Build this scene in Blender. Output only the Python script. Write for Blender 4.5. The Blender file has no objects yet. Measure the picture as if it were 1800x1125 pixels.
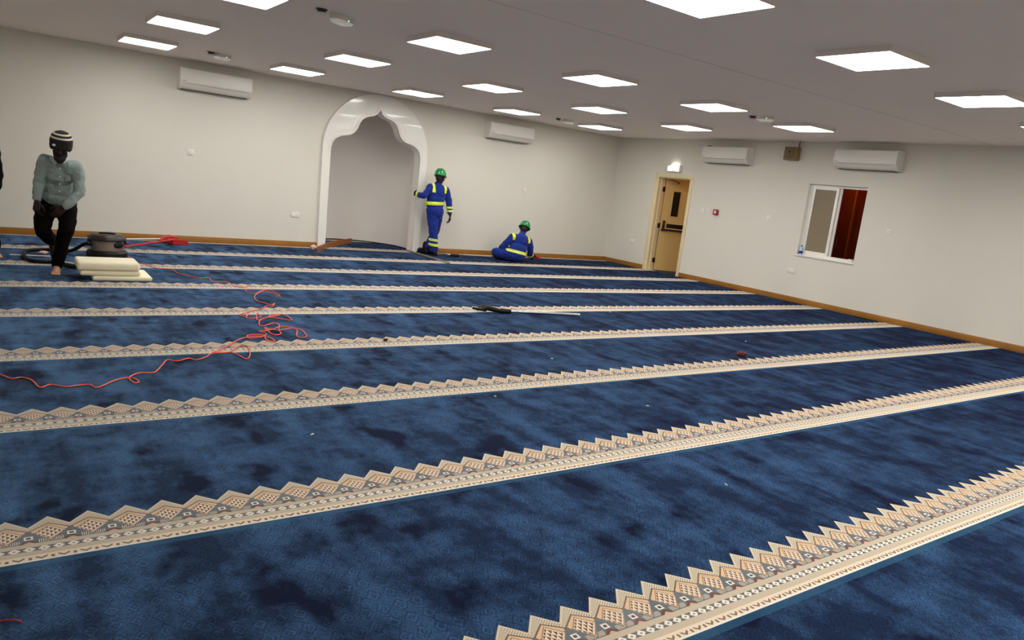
import bpy, bmesh, math, random
from mathutils import Vector, Matrix, noise
from mathutils.geometry import tessellate_polygon

sc = bpy.context.scene
COL = sc.collection
PI = math.pi
random.seed(7)

# ------------------------------------------------------------------ room numbers (metres)
XR, YB, ZC = 11.674, 12.638, 2.807        # right wall, back (arch) wall, ceiling
XL, YF = -0.9, -2.7                       # left wall, wall behind the camera
PER, Y0 = 1.38131, 1.4625                 # carpet stripe period and phase

# ------------------------------------------------------------------ camera
cam = bpy.data.cameras.new('camera')
cam.sensor_fit = 'HORIZONTAL'; cam.sensor_width = 36.0
cam.lens = 1283.12 / 1800 * 36.0
cam.clip_start = 0.02
co = bpy.data.objects.new('camera', cam); COL.objects.link(co)
yaw, pitch, roll = math.radians(36.0911), math.radians(10.4771), math.radians(6.5552)
fw = Vector((math.sin(yaw)*math.cos(pitch), math.cos(yaw)*math.cos(pitch), -math.sin(pitch)))
rt = Vector((math.cos(yaw), -math.sin(yaw), 0)); up = rt.cross(fw)
cr, sr = math.cos(roll), math.sin(roll)
rx = rt*cr + up*sr; ux = up*cr - rt*sr
m = Matrix((rx, ux, -fw)).transposed().to_4x4(); m.translation = (0, 0, 1.5)
co.matrix_world = m
sc.camera = co

# ------------------------------------------------------------------ world, exposure
w = bpy.data.worlds.new('world'); sc.world = w; w.use_nodes = True
w.node_tree.nodes['Background'].inputs[0].default_value = (0.02, 0.022, 0.03, 1)
w.node_tree.nodes['Background'].inputs[1].default_value = 0.3
sc.view_settings.view_transform = 'Standard'
sc.view_settings.look = 'None'
sc.view_settings.exposure = 0.0
sc.view_settings.gamma = 1.0
sc.view_settings.use_curve_mapping = False
PANEL_E = 22.5                            # radiance of the ceiling panels

# ------------------------------------------------------------------ helpers: colour, nodes
def lin(c):
    c = c/255.0
    return c/12.92 if c <= 0.04045 else ((c+0.055)/1.055)**2.4
def C(r, g, b): return (lin(r), lin(g), lin(b), 1.0)

MATS = {}
def mat(name, rgb, rough=0.5, metal=0.0, var=0.06, scale=8.0, bump=0.0, bscale=60.0, emit=0.0, coat=0.0, trans=0.0, spec=0.5, sheen=0.0):
    if name in MATS: return MATS[name]
    M = bpy.data.materials.new(name); M.use_nodes = True
    nt = M.node_tree; b = nt.nodes['Principled BSDF']
    c = C(*rgb)
    tc = nt.nodes.new('ShaderNodeTexCoord')
    nz = nt.nodes.new('ShaderNodeTexNoise'); nz.inputs['Scale'].default_value = scale; nz.inputs['Detail'].default_value = 3
    nt.links.new(tc.outputs['Object'], nz.inputs['Vector'])
    mx = nt.nodes.new('ShaderNodeMix'); mx.data_type = 'RGBA'
    mx.inputs['A'].default_value = tuple(v*(1-var) for v in c[:3])+(1,)
    mx.inputs['B'].default_value = tuple(min(1, v*(1+var)) for v in c[:3])+(1,)
    nt.links.new(nz.outputs['Fac'], mx.inputs['Factor'])
    nt.links.new(mx.outputs['Result'], b.inputs['Base Color'])
    b.inputs['Roughness'].default_value = rough
    b.inputs['Metallic'].default_value = metal
    b.inputs['Specular IOR Level'].default_value = spec
    b.inputs['Coat Weight'].default_value = coat
    b.inputs['Transmission Weight'].default_value = trans
    b.inputs['Sheen Weight'].default_value = sheen
    if emit:
        b.inputs['Emission Color'].default_value = c
        b.inputs['Emission Strength'].default_value = emit
    if bump:
        n2 = nt.nodes.new('ShaderNodeTexNoise'); n2.inputs['Scale'].default_value = bscale; n2.inputs['Detail'].default_value = 4
        nt.links.new(tc.outputs['Object'], n2.inputs['Vector'])
        bp = nt.nodes.new('ShaderNodeBump'); bp.inputs['Strength'].default_value = bump; bp.inputs['Distance'].default_value = 0.01
        nt.links.new(n2.outputs['Fac'], bp.inputs['Height']); nt.links.new(bp.outputs['Normal'], b.inputs['Normal'])
    MATS[name] = M
    return M

class V:
    """math-node expression"""
    nt = None
    def __init__(self, s): self.s = s
    @staticmethod
    def op(o, *a):
        n = V.nt.nodes.new('ShaderNodeMath'); n.operation = o
        for i, x in enumerate(a):
            if isinstance(x, V): V.nt.links.new(x.s, n.inputs[i])
            else: n.inputs[i].default_value = x
        return V(n.outputs[0])
    def __add__(a, b): return V.op('ADD', a, b)
    __radd__ = __add__
    def __sub__(a, b): return V.op('SUBTRACT', a, b)
    def __rsub__(a, b): return V.op('SUBTRACT', b, a)
    def __mul__(a, b): return V.op('MULTIPLY', a, b)
    __rmul__ = __mul__
    def __lt__(a, b): return V.op('LESS_THAN', a, b)
    def __gt__(a, b): return V.op('GREATER_THAN', a, b)
    def frac(a): return V.op('FRACT', a)
    def abs(a): return V.op('ABSOLUTE', a)
    def min(a, b): return V.op('MINIMUM', a, b)
    def max(a, b): return V.op('MAXIMUM', a, b)
    def clamp(a): return V.op('MINIMUM', V.op('MAXIMUM', a, 0.0), 1.0)
    def between(a, lo, hi): return (a > lo) * (a < hi)
def vmix(f, a, b):
    n = V.nt.nodes.new('ShaderNodeMix'); n.data_type = 'RGBA'
    for k, x in (('Factor', f), ('A', a), ('B', b)):
        if isinstance(x, V): V.nt.links.new(x.s, n.inputs[k])
        else: n.inputs[k].default_value = x
    return V(n.outputs['Result'])
def vnoise(vec, scale, detail=3.0, rough=0.5):
    n = V.nt.nodes.new('ShaderNodeTexNoise')
    V.nt.links.new(vec, n.inputs['Vector'])
    n.inputs['Scale'].default_value = scale; n.inputs['Detail'].default_value = detail; n.inputs['Roughness'].default_value = rough
    return V(n.outputs['Fac'])
def vscale(vec, sx, sy, sz, rz=0.0):
    n = V.nt.nodes.new('ShaderNodeMapping'); n.inputs['Scale'].default_value = (sx, sy, sz); n.inputs['Rotation'].default_value = (0, 0, rz)
    V.nt.links.new(vec, n.inputs['Vector']); return n.outputs['Vector']

# ------------------------------------------------------------------ helpers: meshes
class MB:
    def __init__(self): self.bm = bmesh.new()
    def add(self, t, M=None):
        if M is not None: bmesh.ops.transform(t, matrix=M, verts=t.verts)
        me = bpy.data.meshes.new('tmp'); t.to_mesh(me); t.free()
        self.bm.from_mesh(me); bpy.data.meshes.remove(me); return self
    def box(self, x0, x1, y0, y1, z0, z1, bevel=0.0, seg=2, M=None):
        t = bmesh.new(); bmesh.ops.create_cube(t, size=1.0)
        for v in t.verts:
            v.co = Vector(((x0+x1)/2 + v.co.x*(x1-x0), (y0+y1)/2 + v.co.y*(y1-y0), (z0+z1)/2 + v.co.z*(z1-z0)))
        if bevel: bmesh.ops.bevel(t, geom=list(t.edges), offset=bevel, segments=seg, profile=0.5, affect='EDGES')
        return self.add(t, M)
    def cone(self, p0, p1, r0, r1=None, n=20, M=None):
        p0, p1 = Vector(p0), Vector(p1); r1 = r0 if r1 is None else r1
        d = p1-p0; t = bmesh.new()
        bmesh.ops.create_cone(t, cap_ends=True, segments=n, radius1=r0, radius2=r1, depth=d.length)
        q = d.to_track_quat('Z', 'Y').to_matrix().to_4x4(); q.translation = (p0+p1)/2
        bmesh.ops.transform(t, matrix=q, verts=t.verts)
        return self.add(t, M)
    def ell(self, c, r, M=None, sub=3, rot=None):
        t = bmesh.new(); bmesh.ops.create_icosphere(t, subdivisions=sub, radius=1.0)
        if not hasattr(r, '__len__'): r = (r, r, r)
        for v in t.verts: v.co = Vector((v.co.x*r[0], v.co.y*r[1], v.co.z*r[2]))
        q = (rot.to_4x4() if rot is not None else Matrix.Identity(4)).copy(); q.translation = Vector(c)
        bmesh.ops.transform(t, matrix=q, verts=t.verts)
        return self.add(t, M)
    def tube(self, path, r, n=10, M=None, closed=False):
        P = [Vector(p) for p in path]; t = bmesh.new(); rings = []
        nrm = None
        for i, p in enumerate(P):
            a = P[i-1] if (i > 0 or closed) else P[i]; b = P[(i+1) % len(P)] if (i < len(P)-1 or closed) else P[i]
            d = (b-a).normalized()
            if nrm is None:
                nrm = d.orthogonal().normalized()
            nrm = (nrm - d*nrm.dot(d)); nrm = nrm.normalized() if nrm.length > 1e-6 else d.orthogonal().normalized()
            bi = d.cross(nrm); rr = r[i] if hasattr(r, '__len__') else r
            rings.append([t.verts.new(p + (nrm*math.cos(2*PI*k/n) + bi*math.sin(2*PI*k/n))*rr) for k in range(n)])
        for i in range(len(rings)-(0 if closed else 1)):
            A, B = rings[i], rings[(i+1) % len(rings)]
            for k in range(n): t.faces.new((A[k], A[(k+1) % n], B[(k+1) % n], B[k]))
        if not closed:
            t.faces.new(rings[0][::-1]); t.faces.new(rings[-1])
        return self.add(t, M)
    def lathe(self, prof, c=(0, 0, 0), n=32, M=None):
        t = bmesh.new(); rings = []
        for r, z in prof:
            if r < 1e-5: rings.append([t.verts.new((c[0], c[1], c[2]+z))])
            else: rings.append([t.verts.new((c[0]+r*math.cos(2*PI*k/n), c[1]+r*math.sin(2*PI*k/n), c[2]+z)) for k in range(n)])
        for A, B in zip(rings, rings[1:]):
            for k in range(n):
                k2 = (k+1) % n
                if len(A) == 1 and len(B) == 1: continue
                if len(A) == 1: t.faces.new((A[0], B[k2], B[k]))
                elif len(B) == 1: t.faces.new((A[k], A[k2], B[0]))
                else: t.faces.new((A[k], A[k2], B[k2], B[k]))
        if len(rings[0]) > 1: t.faces.new(rings[0][::-1])
        if len(rings[-1]) > 1: t.faces.new(rings[-1])
        return self.add(t, M)
    def prism(self, poly, fn, d0, d1, M=None):
        """extrude a 2-D outline; fn(u, v, d) -> xyz"""
        t = bmesh.new()
        A = [t.verts.new(fn(u, v, d0)) for u, v in poly]; B = [t.verts.new(fn(u, v, d1)) for u, v in poly]
        n = len(poly)
        for k in range(n): t.faces.new((A[k], A[(k+1) % n], B[(k+1) % n], B[k]))
        for tri in tessellate_polygon([[Vector((u, v, 0)) for u, v in poly]]):
            try:
                t.faces.new([A[i] for i in tri]); t.faces.new([B[i] for i in reversed(tri)])
            except ValueError: pass
        bmesh.ops.recalc_face_normals(t, faces=t.faces)
        return self.add(t, M)
    def quad(self, *p):
        t = bmesh.new(); t.faces.new([t.verts.new(q) for q in p]); return self.add(t)

def rootloc(o):
    s = Vector((0, 0, 0))
    while o is not None: s += o.location; o = o.parent
    return s
def mk(name, mb, material, parent=None, M=None, label=None, smooth=True, angle=38):
    """one mesh object from an MB built in world coordinates"""
    bm = mb.bm if isinstance(mb, MB) else mb
    if M is not None: bmesh.ops.transform(bm, matrix=M, verts=bm.verts)
    if parent is not None: bmesh.ops.translate(bm, vec=-rootloc(parent), verts=bm.verts)
    bmesh.ops.recalc_face_normals(bm, faces=bm.faces)
    me = bpy.data.meshes.new(name); bm.to_mesh(me); bm.free()
    for p in me.polygons: p.use_smooth = smooth
    if smooth: me.set_sharp_from_angle(angle=math.radians(angle))
    for x in (material if isinstance(material, (list, tuple)) else [material]): me.materials.append(x)
    o = bpy.data.objects.new(name, me); COL.objects.link(o)
    if parent is not None: o.parent = parent
    if label: o['label'] = label
    return o
def solo(name, mb, material, origin, label, cat, group=None, **k):
    """a thing that is one mesh, origin at its base"""
    bm = mb.bm; bmesh.ops.translate(bm, vec=-Vector(origin), verts=bm.verts)
    o = mk(name, mb, material, **k); o.location = origin
    return tag(o, label, cat, group)
def tag(o, label, cat, group=None, kind=None):
    o['label'] = label; o['category'] = cat
    if group: o['group'] = group
    if kind: o['kind'] = kind
    return o
def thing(name, loc, label, cat, group=None):
    o = bpy.data.objects.new(name, None); COL.objects.link(o); o.location = loc
    o.empty_display_size = 0.1
    return tag(o, label, cat, group)
def struct(name, mb, material, parent=None, label=None, cat='room', **k):
    o = mk(name, mb, material, parent, **k)
    if parent is None:
        o['kind'] = 'structure'
        if label: o['label'] = label; o['category'] = cat
    return o
def copy_tree(root, loc, label, group=None):
    r = root.copy(); COL.objects.link(r); r.location = loc; r['label'] = label
    if group: r['group'] = group
    for ch in list(root.children):
        c = ch.copy(); COL.objects.link(c); c.parent = r
        for g in list(ch.children):
            d = g.copy(); COL.objects.link(d); d.parent = c
    return r
def catmull(P, per=6):
    P = [Vector(p) for p in P]; out = []
    for i in range(len(P)-1):
        a, b, c, d = P[max(i-1, 0)], P[i], P[i+1], P[min(i+2, len(P)-1)]
        for k in range(per):
            t = k/per
            out.append(0.5*((2*b) + (c-a)*t + (2*a-5*b+4*c-d)*t*t + (3*b-a-3*c+d)*t**3))
    out.append(P[-1]); return out

# ------------------------------------------------------------------ materials
def carpet_material():
    M = bpy.data.materials.new('prayer_carpet'); M.use_nodes = True
    nt = M.node_tree; V.nt = nt; b = nt.nodes['Principled BSDF']
    geo = nt.nodes.new('ShaderNodeNewGeometry'); pos = geo.outputs['Position']
    sx = nt.nodes.new('ShaderNodeSeparateXYZ'); nt.links.new(pos, sx.inputs[0])
    X, Y = V(sx.outputs[0]), V(sx.outputs[1])
    # ---- plain field: concentric little diamonds, brushed light and dark patches
    a = ((X*(1/0.0665)).frac() - 0.5).abs(); bb = ((Y*(1/0.088)).frac() - 0.5).abs()
    wob = (vnoise(pos, 38.0, 2.0) - 0.5)*0.35
    dd = a + bb + wob
    ring = ((dd*3.6).frac() - 0.5).abs()*2.0            # lozenge rings round each cell centre
    ang = V.op('ARCTAN2', 0.5 - bb, 0.5 - a)             # petals round each cell corner
    petal = ((ang*(20/(2*PI)) + wob*4.0 + dd*1.4).frac() - 0.5).abs()*2.0
    sel = ((dd - 0.46)*9.0).clamp()
    curl = (((vnoise(pos, 95.0, 1.5))*7.0).frac() - 0.5).abs()*2.0
    fine = (ring*(1.0 - sel) + petal*sel)*0.48 + curl*0.52
    big = vnoise(pos, 1.15, 4.0, 0.62)
    streak = vnoise(vscale(pos, 3.4, 0.8, 1, 0.12), 1.3, 4.0, 0.6)
    foot = vnoise(vscale(pos, 2.4, 1.5, 1, -0.5), 1.6, 2.0, 0.45)
    fluff = vnoise(pos, 300.0, 2.0, 0.7)
    blot = vnoise(pos, 5.2, 6.0, 0.68)
    sheen_side = (1.0 - (X - 2.0)*(1/6.0)).clamp()           # sheen of the leaning pile painted in: lighter towards the left wall
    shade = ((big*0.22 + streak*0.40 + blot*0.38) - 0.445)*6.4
    shade = shade.clamp()*(sheen_side*0.45 + 0.55) + sheen_side*0.20
    shade = shade.clamp() - ((0.43 - foot)*7.0).clamp()*0.7*(sheen_side*0.6 + 0.25)
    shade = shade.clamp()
    base = vmix(shade, C(4, 17, 54), C(62, 100, 146))
    dark = vmix(0.80, base, C(3, 7, 26))
    field = vmix((fine*2.0 - 0.55).clamp(), dark, base)
    field = vmix(((fluff - 0.62)*5.0).clamp()*0.30, field, C(105, 145, 190))
    # ---- woven border
    v = ((Y - Y0)*(1/PER)).frac()*PER
    u = (X - 2.523)*(1/0.1387)
    tri = ((u + 0.5).frac() - 0.5).abs()*2.0            # 0 at a peak, 1 in a valley
    cream, tan, slate = C(232, 216, 188), C(188, 170, 142), C(84, 96, 106)
    brown, rust, white, black = C(92, 62, 46), C(92, 28, 20), C(236, 232, 222), C(28, 28, 32)
    outer = 0.352 - tri*0.082                            # zigzag outline
    roof = 0.290 - tri*0.056                             # top of the inner lozenge
    keel = 0.137 + tri*0.098                             # its lower edge
    pect = (((tri*(0.0693*0.646) - v*0.764)*(1/0.0092)).frac() > 0.62)
    fringe = vmix(pect*0.7, C(220, 206, 178), C(96, 82, 70))
    fringe = vmix(V.op('GREATER_THAN', v, outer - 0.012)*0.6, fringe, cream)
    col = fringe
    loz = (v < roof)*(v > keel)
    edge = (v < roof + 0.004)*(v > roof - 0.004)
    cx = ((u + 0.5).frac() - 0.5)
    qv = (v - 0.2135)*(1/0.0765); es = cx*2.0 + qv; et = cx*2.0 - qv
    chk = ((es*2.6 + 0.5).frac() + (et*2.6 + 0.5).frac()) > 1.12
    core = (es.abs() < 0.70)*(et.abs() < 0.70)
    hem = ((es.abs().max(et.abs()) - 0.78).abs() < 0.035)
    lozc = vmix(core, C(226, 188, 144), C(238, 218, 190))
    lozc = vmix(core*chk, lozc, C(88, 40, 28))
    lozc = vmix(hem, lozc, C(150, 104, 70))
    serr = (((u*16.0).frac() - 0.5).abs()*0.02 + keel + 0.004 > v)
    lozc = vmix(serr, lozc, slate)
    col = vmix(loz, col, lozc)
    col = vmix(edge, col, brown)
    low = (v < keel)
    lowc = slate
    tr2 = ((u.frac() - 0.5).abs())                       # 0 midway between peaks
    sq = (tr2 < 0.105)*(v.between(0.168, 0.196)); sqi = (tr2 < 0.055)*(v.between(0.175, 0.189))
    chev = ((v - 0.160 + tr2*0.10).abs() < 0.008)*(tr2 < 0.22)
    und = (v < 0.151 - tr2*0.10)*(tr2 < 0.22)
    lowc = vmix(((u*20.0).frac() > 0.6)*(tr2 > 0.2)*(v.between(0.142, 0.168)), lowc, cream)
    lowc = vmix(und, lowc, C(206, 170, 146)); lowc = vmix(chev, lowc, rust)
    lowc = vmix(sq, lowc, white); lowc = vmix(sqi, lowc, black)
    col = vmix(low, col, lowc)
    # tan rules under the lozenges, link chain, rules, chevron band
    line = ((v*160.0).frac() > 0.75)*0.45
    rules = vmix(line, C(206, 190, 164), C(132, 116, 98))
    col = vmix(v < 0.137, col, rules)
    lk = (u*3.0).frac(); lv = (v - 0.093)*(1/0.015)
    link = ((lk - 0.5).abs()*2.2 + (lv).abs()*0.75 < 0.98)*(((lk - 0.5).abs()*3.2 + lv.abs()*1.3) > 0.42)
    chain = vmix(link, C(84, 84, 82), white)
    col = vmix(v.between(0.079, 0.108), col, chain)
    vv = (((u*2.0).frac() - 0.5).abs())
    zz = (((v - 0.016) - vv*0.055).abs() < 0.0055)*(vv < 0.26)
    dots = (((vv - 0.46).abs()) < 0.04)*(v.between(0.012, 0.030))
    chevb = vmix((zz + dots).clamp(), C(234, 216, 190), C(112, 84, 58))
    col = vmix(v < 0.046, col, chevb)
    col = vmix(v < 0.010, col, C(240, 232, 218))
    wear = vnoise(pos, 3.0, 3.0)
    col = vmix((wear*0.28).clamp(), col, C(214, 204, 190))
    stripe = (v < outer)
    out = vmix(stripe, field, col)
    teal = (v > PER - 0.038)
    out = vmix(teal, out, vmix(shade*0.5, C(34, 70, 100), C(58, 98, 126)))
    nt.links.new(out.s, b.inputs['Base Color'])
    b.inputs['Roughness'].default_value = 0.9; b.inputs['Specular IOR Level'].default_value = 0.12
    shw = (shade*0.40 + 0.06)*(1.0 - stripe) + stripe*0.16; nt.links.new(shw.s, b.inputs['Sheen Weight']); b.inputs['Sheen Roughness'].default_value = 0.3
    b.inputs['Sheen Tint'].default_value = C(140, 190, 240)
    bp = nt.nodes.new('ShaderNodeBump'); bp.inputs['Strength'].default_value = 0.5; bp.inputs['Distance'].default_value = 0.006
    hgt = fluff*0.6 + fine*0.4
    nt.links.new(hgt.s, bp.inputs['Height'])
    lean = nt.nodes.new('ShaderNodeVectorMath'); lean.operation = 'ADD'; lean.inputs[1].default_value = (-0.42, 0.12, 0)   # the pile leans to one side
    nrm = nt.nodes.new('ShaderNodeVectorMath'); nrm.operation = 'NORMALIZE'
    nt.links.new(bp.outputs['Normal'], lean.inputs[0]); nt.links.new(lean.outputs[0], nrm.inputs[0]); nt.links.new(nrm.outputs[0], b.inputs['Normal'])
    return M
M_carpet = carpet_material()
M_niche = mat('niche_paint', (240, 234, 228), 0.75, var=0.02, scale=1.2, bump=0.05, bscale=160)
M_wall = mat('wall_paint', (218, 214, 203), 0.75, var=0.025, scale=1.2, bump=0.06, bscale=180)
M_ceil = mat('ceiling_paint', (240, 231, 226), 0.8, var=0.03, scale=0.8, bump=0.05, bscale=120)
M_white = mat('white_plastic', (226, 224, 218), 0.35, var=0.02)
M_ac = mat('air_conditioner_plastic', (232, 229, 222), 0.38, var=0.02)
M_acdark = mat('vent_shadow_grey', (60, 54, 48), 0.6)
M_gloss = mat('gloss_white_board', (236, 233, 226), 0.16, var=0.02, coat=0.4)
M_wood = mat('oak_skirting', (150, 100, 34), 0.42, var=0.22, scale=5.0)
M_woodd = mat('skirting_offcut_wood', (150, 92, 40), 0.45, var=0.2, scale=7.0)
M_cream = mat('cream_door_frame', (228, 212, 172), 0.4, var=0.03)
M_leaf = mat('cream_door_leaf', (204, 172, 112), 0.42, var=0.05, scale=3.0)
M_black = mat('black_plastic', (13, 12, 12), 0.45, spec=0.3, var=0.15)
M_dark = mat('dark_brown_metal', (44, 30, 24), 0.38, metal=0.5, var=0.1)
M_rubber = mat('black_rubber_hose', (10, 9, 9), 0.6, spec=0.2, var=0.2)
M_steel = mat('brushed_steel', (190, 190, 192), 0.25, metal=0.95, var=0.05)
M_alu = mat('aluminium_strip', (158, 146, 132), 0.35, metal=0.4, var=0.05)
M_red = mat('red_plastic', (186, 20, 22), 0.4, var=0.08)
M_orange = mat('orange_cord_sheath', (226, 92, 66), 0.5, var=0.08)
M_foam = mat('cream_foam', (226, 218, 190), 0.85, var=0.05, scale=20, bump=0.3, bscale=40)
M_glassdk = mat('dark_vision_glass', (10, 11, 14), 0.08, var=0.1)
M_frost = mat('frosted_taupe_pane', (134, 120, 98), 0.22, var=0.05, scale=1.5)
M_pvc = mat('white_window_profile', (236, 234, 226), 0.3, var=0.02)
M_redwood = mat('dark_red_wood', (106, 50, 24), 0.4, var=0.35, scale=4.0)
M_skin = mat('dark_brown_skin', (40, 22, 17), 0.6, spec=0.25, var=0.1, scale=15)
M_foot = mat('bare_foot_skin', (186, 140, 106), 0.6, var=0.08, scale=25)
M_hair = mat('black_hair', (10, 9, 9), 0.7, var=0.2, bump=0.4, bscale=150)
M_cover = mat('blue_coverall_cloth', (22, 44, 126), 0.8, spec=0.15, var=0.12, scale=9, bump=0.35, bscale=30, sheen=0.1)
M_hiv = mat('lime_reflective_tape', (222, 236, 62), 0.5, var=0.04)
M_silver = mat('silver_tape', (206, 210, 196), 0.35, var=0.04)
M_helm = mat('green_helmet_shell', (20, 138, 66), 0.25, var=0.06, coat=0.3)
M_boot = mat('dark_work_boot', (14, 13, 17), 0.6, spec=0.2, var=0.2)
M_shirt = mat('pale_green_shirt_cloth', (132, 145, 142), 0.9, spec=0.1, var=0.12, scale=14, bump=0.4, bscale=35)
M_trous = mat('dark_brown_trousers', (9, 5, 4), 0.9, spec=0.08, var=0.25, scale=12, bump=0.4, bscale=30)
M_beard = mat('black_beard', (9, 8, 8), 0.8, var=0.2, bump=0.5, bscale=160)
M_eye = mat('eye_white', (112, 98, 90), 0.25)
M_panel = mat('lit_diffuser', (255, 251, 245), 0.4, var=0.0, emit=PANEL_E)
M_plate = mat('plate_cream', (228, 224, 212), 0.4, var=0.02)
M_cred = mat('call_point_red', (140, 20, 18), 0.4)
M_pink = mat('call_point_plate', (236, 200, 194), 0.4)
M_frame = mat('light_fitting_rim', (222, 214, 206), 0.5, var=0.03)
M_grille = mat('beige_speaker_grille', (118, 98, 66), 0.7, var=0.12, scale=40)

def hat_material():
    M = bpy.data.materials.new('striped_knit'); M.use_nodes = True
    nt = M.node_tree; V.nt = nt; b = nt.nodes['Principled BSDF']
    tc = nt.nodes.new('ShaderNodeTexCoord'); s = nt.nodes.new('ShaderNodeSeparateXYZ')
    at = nt.nodes.new('ShaderNodeAttribute'); at.attribute_name = 'band'
    h = V(at.outputs['Fac'])
    st = (h.between(0.092, 0.110) + h.between(0.130, 0.144)).clamp()
    knit = vnoise(tc.outputs['Object'], 120.0, 2.0)
    col = vmix(st, vmix(knit, C(8, 7, 7), C(26, 24, 24)), C(206, 196, 176))
    nt.links.new(col.s, b.inputs['Base Color']); b.inputs['Roughness'].default_value = 0.9
    return M

# ------------------------------------------------------------------ floor, ceiling, walls
mb = MB(); mb.quad((XL, YF, 0), (XR+0.17, YF, 0), (XR+0.17, 14.6, 0), (XL, 14.6, 0))
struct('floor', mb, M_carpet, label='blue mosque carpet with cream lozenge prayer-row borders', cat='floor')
T = 0.2
mb = MB(); mb.box(XL-T, 15.2, YF-T, 14.8, ZC, ZC+0.12)
struct('ceiling', mb, M_ceil, label='white painted ceiling of the hall', cat='ceiling')
mb = MB(); mb.box(XL, XR, 4.873, 4.883, ZC-0.0015, ZC+0.001); struct('trim_2', mb, mat('ceiling_joint', (206, 198, 192), 0.8), label='faint board joint running across the ceiling', cat='trim')
mb = MB(); mb.box(XL-T, XL, YF-T, YB+T, 0, ZC); struct('wall_left', mb, M_wall, label='plain beige wall beside the camera', cat='wall')
mb = MB(); mb.box(XL, XR, YF-T, YF, 0, ZC); struct('wall_front', mb, M_wall, label='plain beige wall behind the camera', cat='wall')

AX = 5.738                                               # arch centre
half_in = [(0.872, 0), (0.882, 1.69), (0.876, 1.78), (0.853, 1.87), (0.80, 1.943), (0.72, 1.99), (0.64, 2.012), (0.56, 2.024),
           (0.50, 2.052), (0.445, 2.105), (0.405, 2.17), (0.38, 2.245), (0.335, 2.32), (0.275, 2.368), (0.205, 2.392), (0.135, 2.408),
           (0.085, 2.432), (0.045, 2.47), (0.018, 2.505), (0.0, 2.53)]
half_out = [(1.008, 0), (1.022, 0.9), (1.03, 1.70)] + [(1.03*math.cos(t), 1.775 + 1.026*math.sin(t)) for t in [PI/2*k/22 for k in range(23)]]
def sym(h, dx=0.0, dz=0.0):
    L = [(AX-(x+dx), z+dz) for x, z in h]; R = [(AX+(x+dx), z+dz) for x, z in h]
    return L + R[::-1][1:]
hole = [(AX-0.93, 0), (AX-0.93, 1.95)] + [(AX+0.93*math.cos(t), 1.95+0.66*math.sin(t)) for t in [PI - PI*k/16 for k in range(1, 16)]] + [(AX+0.93, 1.95), (AX+0.93, 0)]
poly = [(XL-T, 0)] + hole + [(XR+T, 0), (XR+T, ZC), (XL-T, ZC)]
mb = MB(); mb.prism(poly, lambda u, v, d: (u, d, v), YB, YB+0.2)
struct('wall_back', mb, M_wall, label='beige wall with the arched prayer niche', cat='wall', angle=20)

# niche behind the arch
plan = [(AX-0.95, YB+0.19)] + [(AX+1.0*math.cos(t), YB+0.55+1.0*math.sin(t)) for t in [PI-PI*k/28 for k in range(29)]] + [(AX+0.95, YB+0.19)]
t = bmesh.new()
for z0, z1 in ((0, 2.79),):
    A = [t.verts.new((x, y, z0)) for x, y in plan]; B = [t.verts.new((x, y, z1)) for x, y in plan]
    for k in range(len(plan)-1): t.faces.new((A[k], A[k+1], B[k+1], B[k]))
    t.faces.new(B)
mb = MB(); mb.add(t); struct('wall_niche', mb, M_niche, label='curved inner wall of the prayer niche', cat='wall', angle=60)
# dark gap between carpet edge and niche wall
path = [(AX+0.975*math.cos(t), YB+0.55+0.975*math.sin(t), 0.006) for t in [PI-PI*k/28 for k in range(29)]]
mb = MB(); mb.tube([(AX-0.975, YB+0.2, 0.006)]+path+[(AX+0.975, YB+0.2, 0.006)], 0.014, 8)
struct('trim_1', mb, M_black, label='dark unfinished edge between the carpet and the niche wall', cat='trim')

# arch surround
arch = thing('arch_surround', (AX, YB, 0), 'glossy white multi-lobed arch surround around the prayer niche', 'arch')
outl = sym(half_out); inn = sym(half_in)
ring = outl + inn[::-1]
mb = MB(); mb.prism(ring, lambda u, v, d: (u, d, v), YB-0.055, YB+0.012); mk('arch_board', mb, M_gloss, arch, angle=25)
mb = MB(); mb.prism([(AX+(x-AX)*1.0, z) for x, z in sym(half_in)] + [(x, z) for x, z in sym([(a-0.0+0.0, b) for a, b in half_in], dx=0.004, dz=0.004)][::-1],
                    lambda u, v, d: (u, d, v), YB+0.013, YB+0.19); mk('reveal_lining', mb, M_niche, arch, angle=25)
for off, rad in ((0.018, 0.006), (0.040, 0.005)):
    pts = [(x, YB-0.056, z) for x, z in sym([p for p in half_in if p[1] > 1.5], dx=off, dz=off*0.7)]
    mb = MB(); mb.tube(pts, rad, 8); mk('inner_bead', mb, M_gloss, arch)
pts = [(x, YB-0.056, z) for x, z in sym([p for p in half_in[3:16]], dx=0.10, dz=0.055)]
mb = MB()
n = len(pts)//2
mb.tube(pts[:n], 0.003, 6); mk('routed_line', mb, M_frame, arch)
mb = MB(); mb.tube(pts[n+1:], 0.003, 6); mk('routed_line', mb, M_frame, arch)

# right wall with door and window openings
DY0, DY1, DZ = 10.38, 11.30, 2.035
WY0, WY1, WZ0, WZ1 = 6.62, 7.70, 0.845, 2.10
mb = MB()
X0, X1 = XR, XR+T
mb.box(X0, X1, YF-T, WY0, 0, ZC); mb.box(X0, X1, WY0, WY1, 0, WZ0); mb.box(X0, X1, WY0, WY1, WZ1, ZC)
mb.box(X0, X1, WY1, DY0, 0, ZC); mb.box(X0, X1, DY0, DY1, DZ, ZC); mb.box(X0, X1, DY1, YB, 0, ZC)
bmesh.ops.remove_doubles(mb.bm, verts=mb.bm.verts, dist=1e-4)
struct('wall_right', mb, M_wall, label='beige wall with the door and the sliding window', cat='wall')

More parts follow.
